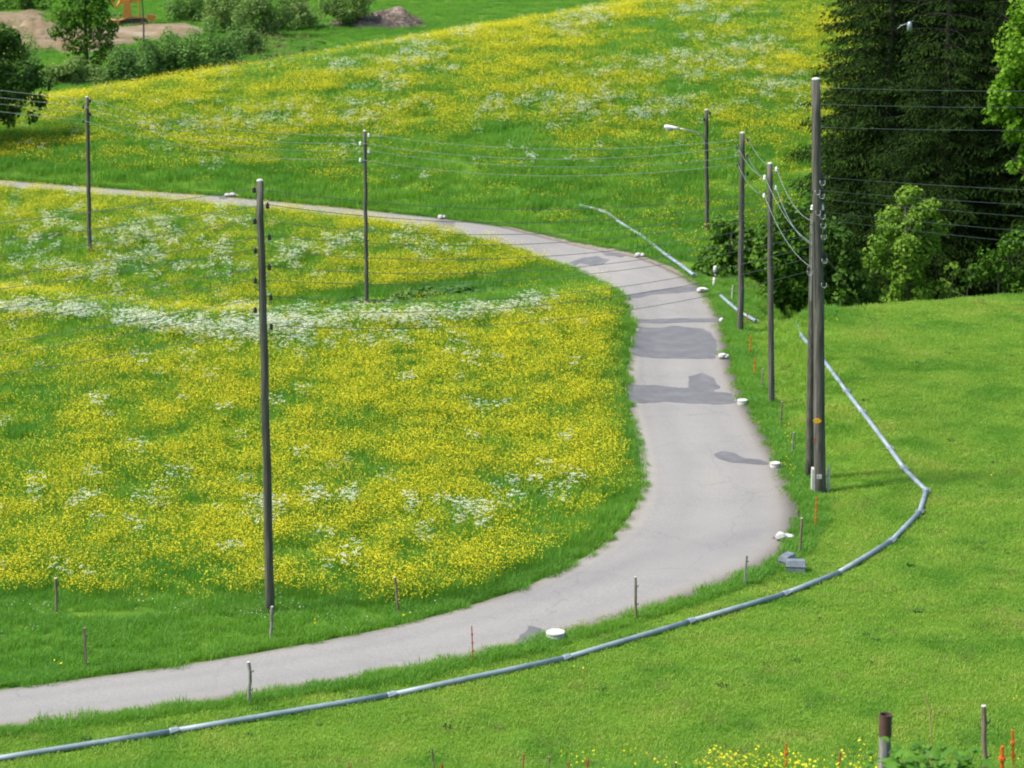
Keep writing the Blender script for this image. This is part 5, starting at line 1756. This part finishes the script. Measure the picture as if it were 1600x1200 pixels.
marker(1098, 458, [(-5, 0, 10, 8, 'stone'), (4, 2, 12, 6, 'white'), (0, 5, 14, 3, 'stone')], "pale stone group near the delineator post")
marker(1000, 403, [(-3, 0, 9, 8, 'white'), (4, 0, 8, 7, 'stone')], "white stone on the gravel shoulder of the upper bend")
marker(690, 343, [(-2, 0, 9, 7, 'white'), (4, 0, 7, 6, 'stone')], "white stone on the far side of the upper road")
marker(361, 308, [(-6, 0, 9, 6, 'white'), (2, 0, 10, 7, 'white'), (9, 0, 7, 4, 'white')], "white stone group on the upper road near the left pole top")

# ------------------------------------------------------------------ pipes
def pipe(pts_px, dia, label, joints, lift=0.0, end_caps=True):
    """irrigation_pipe > pipe_section (> coupling...)"""
    G_ = []
    for a, b in pts_px:
        g = ground_at(a, b + 3, 46.5)
        G_.append(Vector((g.x, g.y, float(height(g.x, g.y)) + dia * .55 + lift)))
    # walk along the line
    e = empty("irrigation_pipe", G_[0])
    tag(e, label, "pipe", "galvanised pipes laid over the grass")
    o0 = G_[0]
    for i in range(len(G_) - 1):
        a, b = G_[i], G_[i + 1]
        L = (b - a).length
        n = max(2, int(L / 1.2))
        pts = []
        for k in range(n + 1):
            p = a.lerp(b, k / n)
            zz = float(height(p.x, p.y)) + dia * .55 + lift
            p.z = 0.5 * p.z + 0.5 * zz if 0 < k < n else p.z
            p.z = max(p.z, zz - 0.03)
            pts.append(p - o0)
        mb = MB(); mb.tube(pts, dia / 2, 14)
        obj("pipe_section", mb.mesh("pipe_section", M['galv'], smooth=True), e)
    for i, g in enumerate(G_):
        if i in joints:
            a = G_[max(0, i - 1)]; b = G_[min(len(G_) - 1, i + 1)]
            d = (b - a).normalized()
            mb = MB()
            mb.tube([g - o0 - d * .11, g - o0 - d * .09, g - o0 + d * .09, g - o0 + d * .11], [dia * .53, dia * .60, dia * .60, dia * .53], 14)
            c = obj("coupling", mb.mesh("pipe_coupling", M['galv'], smooth=False), e)
            up = Vector((0, 0, 1)); sd = d.cross(up).normalized()
            for s in (-1, 1):
                m2 = MB()
                q = g - o0 + sd * s * dia * .72
                m2.tube([q - d * .13 + up * .01, q + d * .10 + up * .05, q + d * .17 - up * .01], .014, 6)
                obj("latch", m2.mesh("coupling_latch", M['steel']), c)
    return e

pipe([(-330,1245),(-60,1198),(272,1145),(612,1088),(885,1030),(1080,973),(1228,929),(1310,897),(1393,847),(1437,801),(1447,768),(1412,733),(1390,702),(1347,645),(1322,612),(1285,562),(1268,545),(1254,528),(1220,505)],
     0.142, "long grey irrigation pipe curving across the pasture beside the lower road", [1, 2, 3, 4, 5, 6, 8, 9, 10, 11, 12, 13, 14, 15, 17, 18])
pipe([(905,325),(935,332),(950,338),(1000,371),(1042,404),(1065,420),(1083,434)], 0.14, "straight pale pipe lying on the slope behind the upper bend", [2, 3, 4, 5, 6], lift=.12)
pipe([(1126,465),(1140,478),(1152,488),(1170,499),(1179,504)], 0.12, "short pale pipe passing behind the foot of the bend pole", [1, 2, 3, 4], lift=.08)

def pipe_grass():
    line = [ground_at(a, b) for a, b in [(-60,1198),(272,1145),(612,1088),(885,1030),(1080,973),(1228,929),(1310,897),(1393,847),(1437,801),(1447,768),(1412,733),(1347,645),(1285,562),(1220,505)]]
    P = []
    for a, b in zip(line[:-1], line[1:]):
        n = int((b - a).length * 5)
        for _ in range(n):
            p = a.lerp(b, random.random())
            P.append((p.x + random.gauss(0, .10), p.y - abs(random.gauss(0.16, .05))))
    P = np.array(P)
    k = fbm(P[:, 0] / .8, P[:, 1] / .8, 15, 2) > 0.5
    P = P[k]
    scatter("pipe_side_grass", np.column_stack([P, height(P[:, 0], P[:, 1])]), 0.3 + 0.5 * RNG.random(len(P)), src_tuft,
            "grass tufts growing up against the long pipe", "grass")
pipe_grass()

# ------------------------------------------------------------------ grey sheet-metal boxes
def metal_box(px, py, L, rz, label, tilt=0.0):
    g = ground_at(px, py)
    e = empty("metal_box", g, rz)
    e.rotation_euler = (tilt, 0, rz)
    tag(e, label, "box", "grey metal boxes at the outer road edge")
    w0, w1, h = 0.32, 0.325, 0.15
    def half(z0, z1, wa, wb, La, Lb):
        return [(-La / 2, -wa / 2, z0), (La / 2, -wa / 2, z0), (La / 2, wa / 2, z0), (-La / 2, wa / 2, z0),
                (-Lb / 2, -wb / 2, z1), (Lb / 2, -wb / 2, z1), (Lb / 2, wb / 2, z1), (-Lb / 2, wb / 2, z1)]
    Fb = [(3, 2, 1, 0), (4, 5, 6, 7), (0, 1, 5, 4), (1, 2, 6, 5), (2, 3, 7, 6), (3, 0, 4, 7)]
    mb = MB(); mb.add(half(-0.02, h, w0, w1, L * .92, L), Fb)
    obj("lower_shell", mb.mesh("box_lower", M['sheet']), e)
    mb = MB(); mb.add(half(h + .018, 2 * h + .018, w1, w0 * .66, L, L * .90), Fb)
    obj("upper_shell", mb.mesh("box_upper", M['sheet']), e)
    mb = MB(); mb.box((0, 0, h + .009), (L * 1.02, w1 * 1.03, .016))
    obj("seam_flange", mb.mesh("box_flange", M['black']), e)
metal_box(1243, 893, 0.52, -0.10, "nearer grey sheet-metal box with a seam, on the verge")
metal_box(1228, 884, 0.50, 1.0, "farther grey sheet-metal box leaning behind the nearer one", tilt=0.12)

# ------------------------------------------------------------------ foreground: brown pipe bollard, stone, leafy plant, dead stem
def foreground():
    Y = NY
    g = on_land(1381, 1205, Y)
    z = height_for(g.x, g.y, 1116) - g.z
    k = Y / F
    e = empty("pipe_bollard", g)
    tag(e, "brown steel pipe on a weathered post at lower right among leaves", "bollard")
    r = 21.5 * k / 2
    zb = height_for(g.x, g.y, 1150) - g.z
    mb = MB(); mb.lathe([(r, zb), (r, z - .012), (r * 1.03, z - .010), (r * 1.03, z), (r * .9, z), (r * .88, z - .15)], 40)
    obj("pipe_sleeve", mb.mesh("bollard_sleeve", M['brown_pipe'], smooth=False), e)
    mb = MB(); mb.tube([(0, 0, -.3), (0.0, 0, zb * .5), (0, 0, zb + .01)], [r * .9, r * .9, r * .9], 14)
    obj("wooden_post", mb.mesh("bollard_post", M['post_grey']), e)
    # stone
    p = at_depth(1358, 1197, Y - .5)
    p.z = min(p.z, float(height(p.x, p.y)) + .35)
    gz = float(height(p.x, p.y))
    o = obj("field_stone", stone_mesh("field_stone", (.085, .09, (p.z - gz) + .055), 1.0, 5, M['post_grey']), None, (p.x, p.y, gz))
    tag(o, "pale rounded grey stone at the bottom edge beside the brown pipe", "stone")
    # leafy plant
    base = on_land(1450, 1215, Y - .7)
    e = empty("leafy_plant", base)
    tag(e, "broad-leaved green plant in front of the brown pipe at lower right", "plant")
    def leaf(name, s):
        out = [(0, 0), (.18, .10), (.42, .16), (.36, .30), (.62, .42), (.44, .48), (.46, .62), (.24, .66), (.18, .84), (0, 1.05)]
        pts = [(x, y) for x, y in out] + [(-x, y) for x, y in reversed(out[1:-1])]
        V = [(x * s, y * s, -0.16 * s * abs(x) * 2 - 0.22 * s * y * y + 0.05 * s * math.sin(9 * y)) for x, y in pts]
        mid = [(0, y * s, -0.22 * s * y * y) for y in (.25, .5, .75)]
        n = len(pts)
        V += mid
        Fs = []
        c = n + 1
        for i in range(n):
            Fs.append((i, (i + 1) % n, c))
        me = bpy.data.meshes.new(name); me.from_pydata(V, [], Fs); me.materials.append(M['leaf_plant'])
        for p_ in me.polygons: p_.use_smooth = True
        return me
    M['leaf_plant'] = leaf_mat("plant_leaf", (0.055, 0.17, 0.012), (0.12, 0.27, 0.03), trans=0.4, world_scale=6.0)
    L3 = [leaf("plant_leaf", s) for s in (.13, .165, .20)]
    rg = random.Random(12)
    tops = [(1362,1175,-.2),(1388,1152,0),(1402,1172,-.3),(1425,1160,.1),(1437,1148,.3),(1455,1165,-.2),(1472,1158,.1),(1490,1178,-.3),(1508,1160,.2),(1525,1172,0),(1415,1190,-.5),(1470,1188,-.5),(1535,1188,-.2),(1445,1182,-.4),(1382,1192,-.5)]
    for px, py, dy in tops:
        t = at_depth(px, py, Y - .7 + dy) - base
        foot = Vector((t.x * .75 + rg.gauss(0, .05), t.y * .7, float(height(base.x + t.x * .75, base.y + t.y * .7)) - base.z - .05))
        mid = foot.lerp(t, .55) + Vector((rg.gauss(0, .03), rg.gauss(0, .03), .03))
        mb = MB(); mb.tube([foot, mid, t], [.008, .006, .004], 5)
        st = obj("stem", mb.mesh("plant_stem", M['weed']), e)
        for q in range(9):
            f = rg.uniform(.55, 1.0) if q else 1.0
            pos = (foot.lerp(mid, f / .55) if f < .55 else mid.lerp(t, (f - .55) / .45))
            az = rg.uniform(0, 6.283)
            o = obj("leaf", L3[q % 3], e, pos, (rg.uniform(-.35, .45), rg.gauss(0, .3), az))
            s = rg.uniform(.75, 1.1); o.scale = (s, s, s)
    # dead stem
    g = on_land(1456, 1215, Y + .3)
    q = lambda px, py: at_depth(px, py, Y + .3) - g
    e = empty("dead_stem", g)
    tag(e, "thin straw coloured dead stem rising from the leafy plant", "stem")
    mb = MB(); mb.tube([Vector((0, 0, -.1)), q(1456, 1165), q(1455, 1140), q(1453, 1110), q(1447, 1090), q(1439, 1066)], [.010, .009, .008, .007, .006, .003], 6)
    obj("stalk", mb.mesh("dead_stalk", M['dead_stem']), e)
    for a, b_ in (((1454, 1125), (1460, 1116)), ((1450, 1098), (1440, 1092)), ((1455, 1145), (1446, 1140))):
        mb = MB(); mb.tube([q(*a), q(*b_)], [.005, .002], 5); obj("side_twig", mb.mesh("dead_twig", M['dead_stem']), e)
foreground()
print("scene done", len(bpy.data.objects))
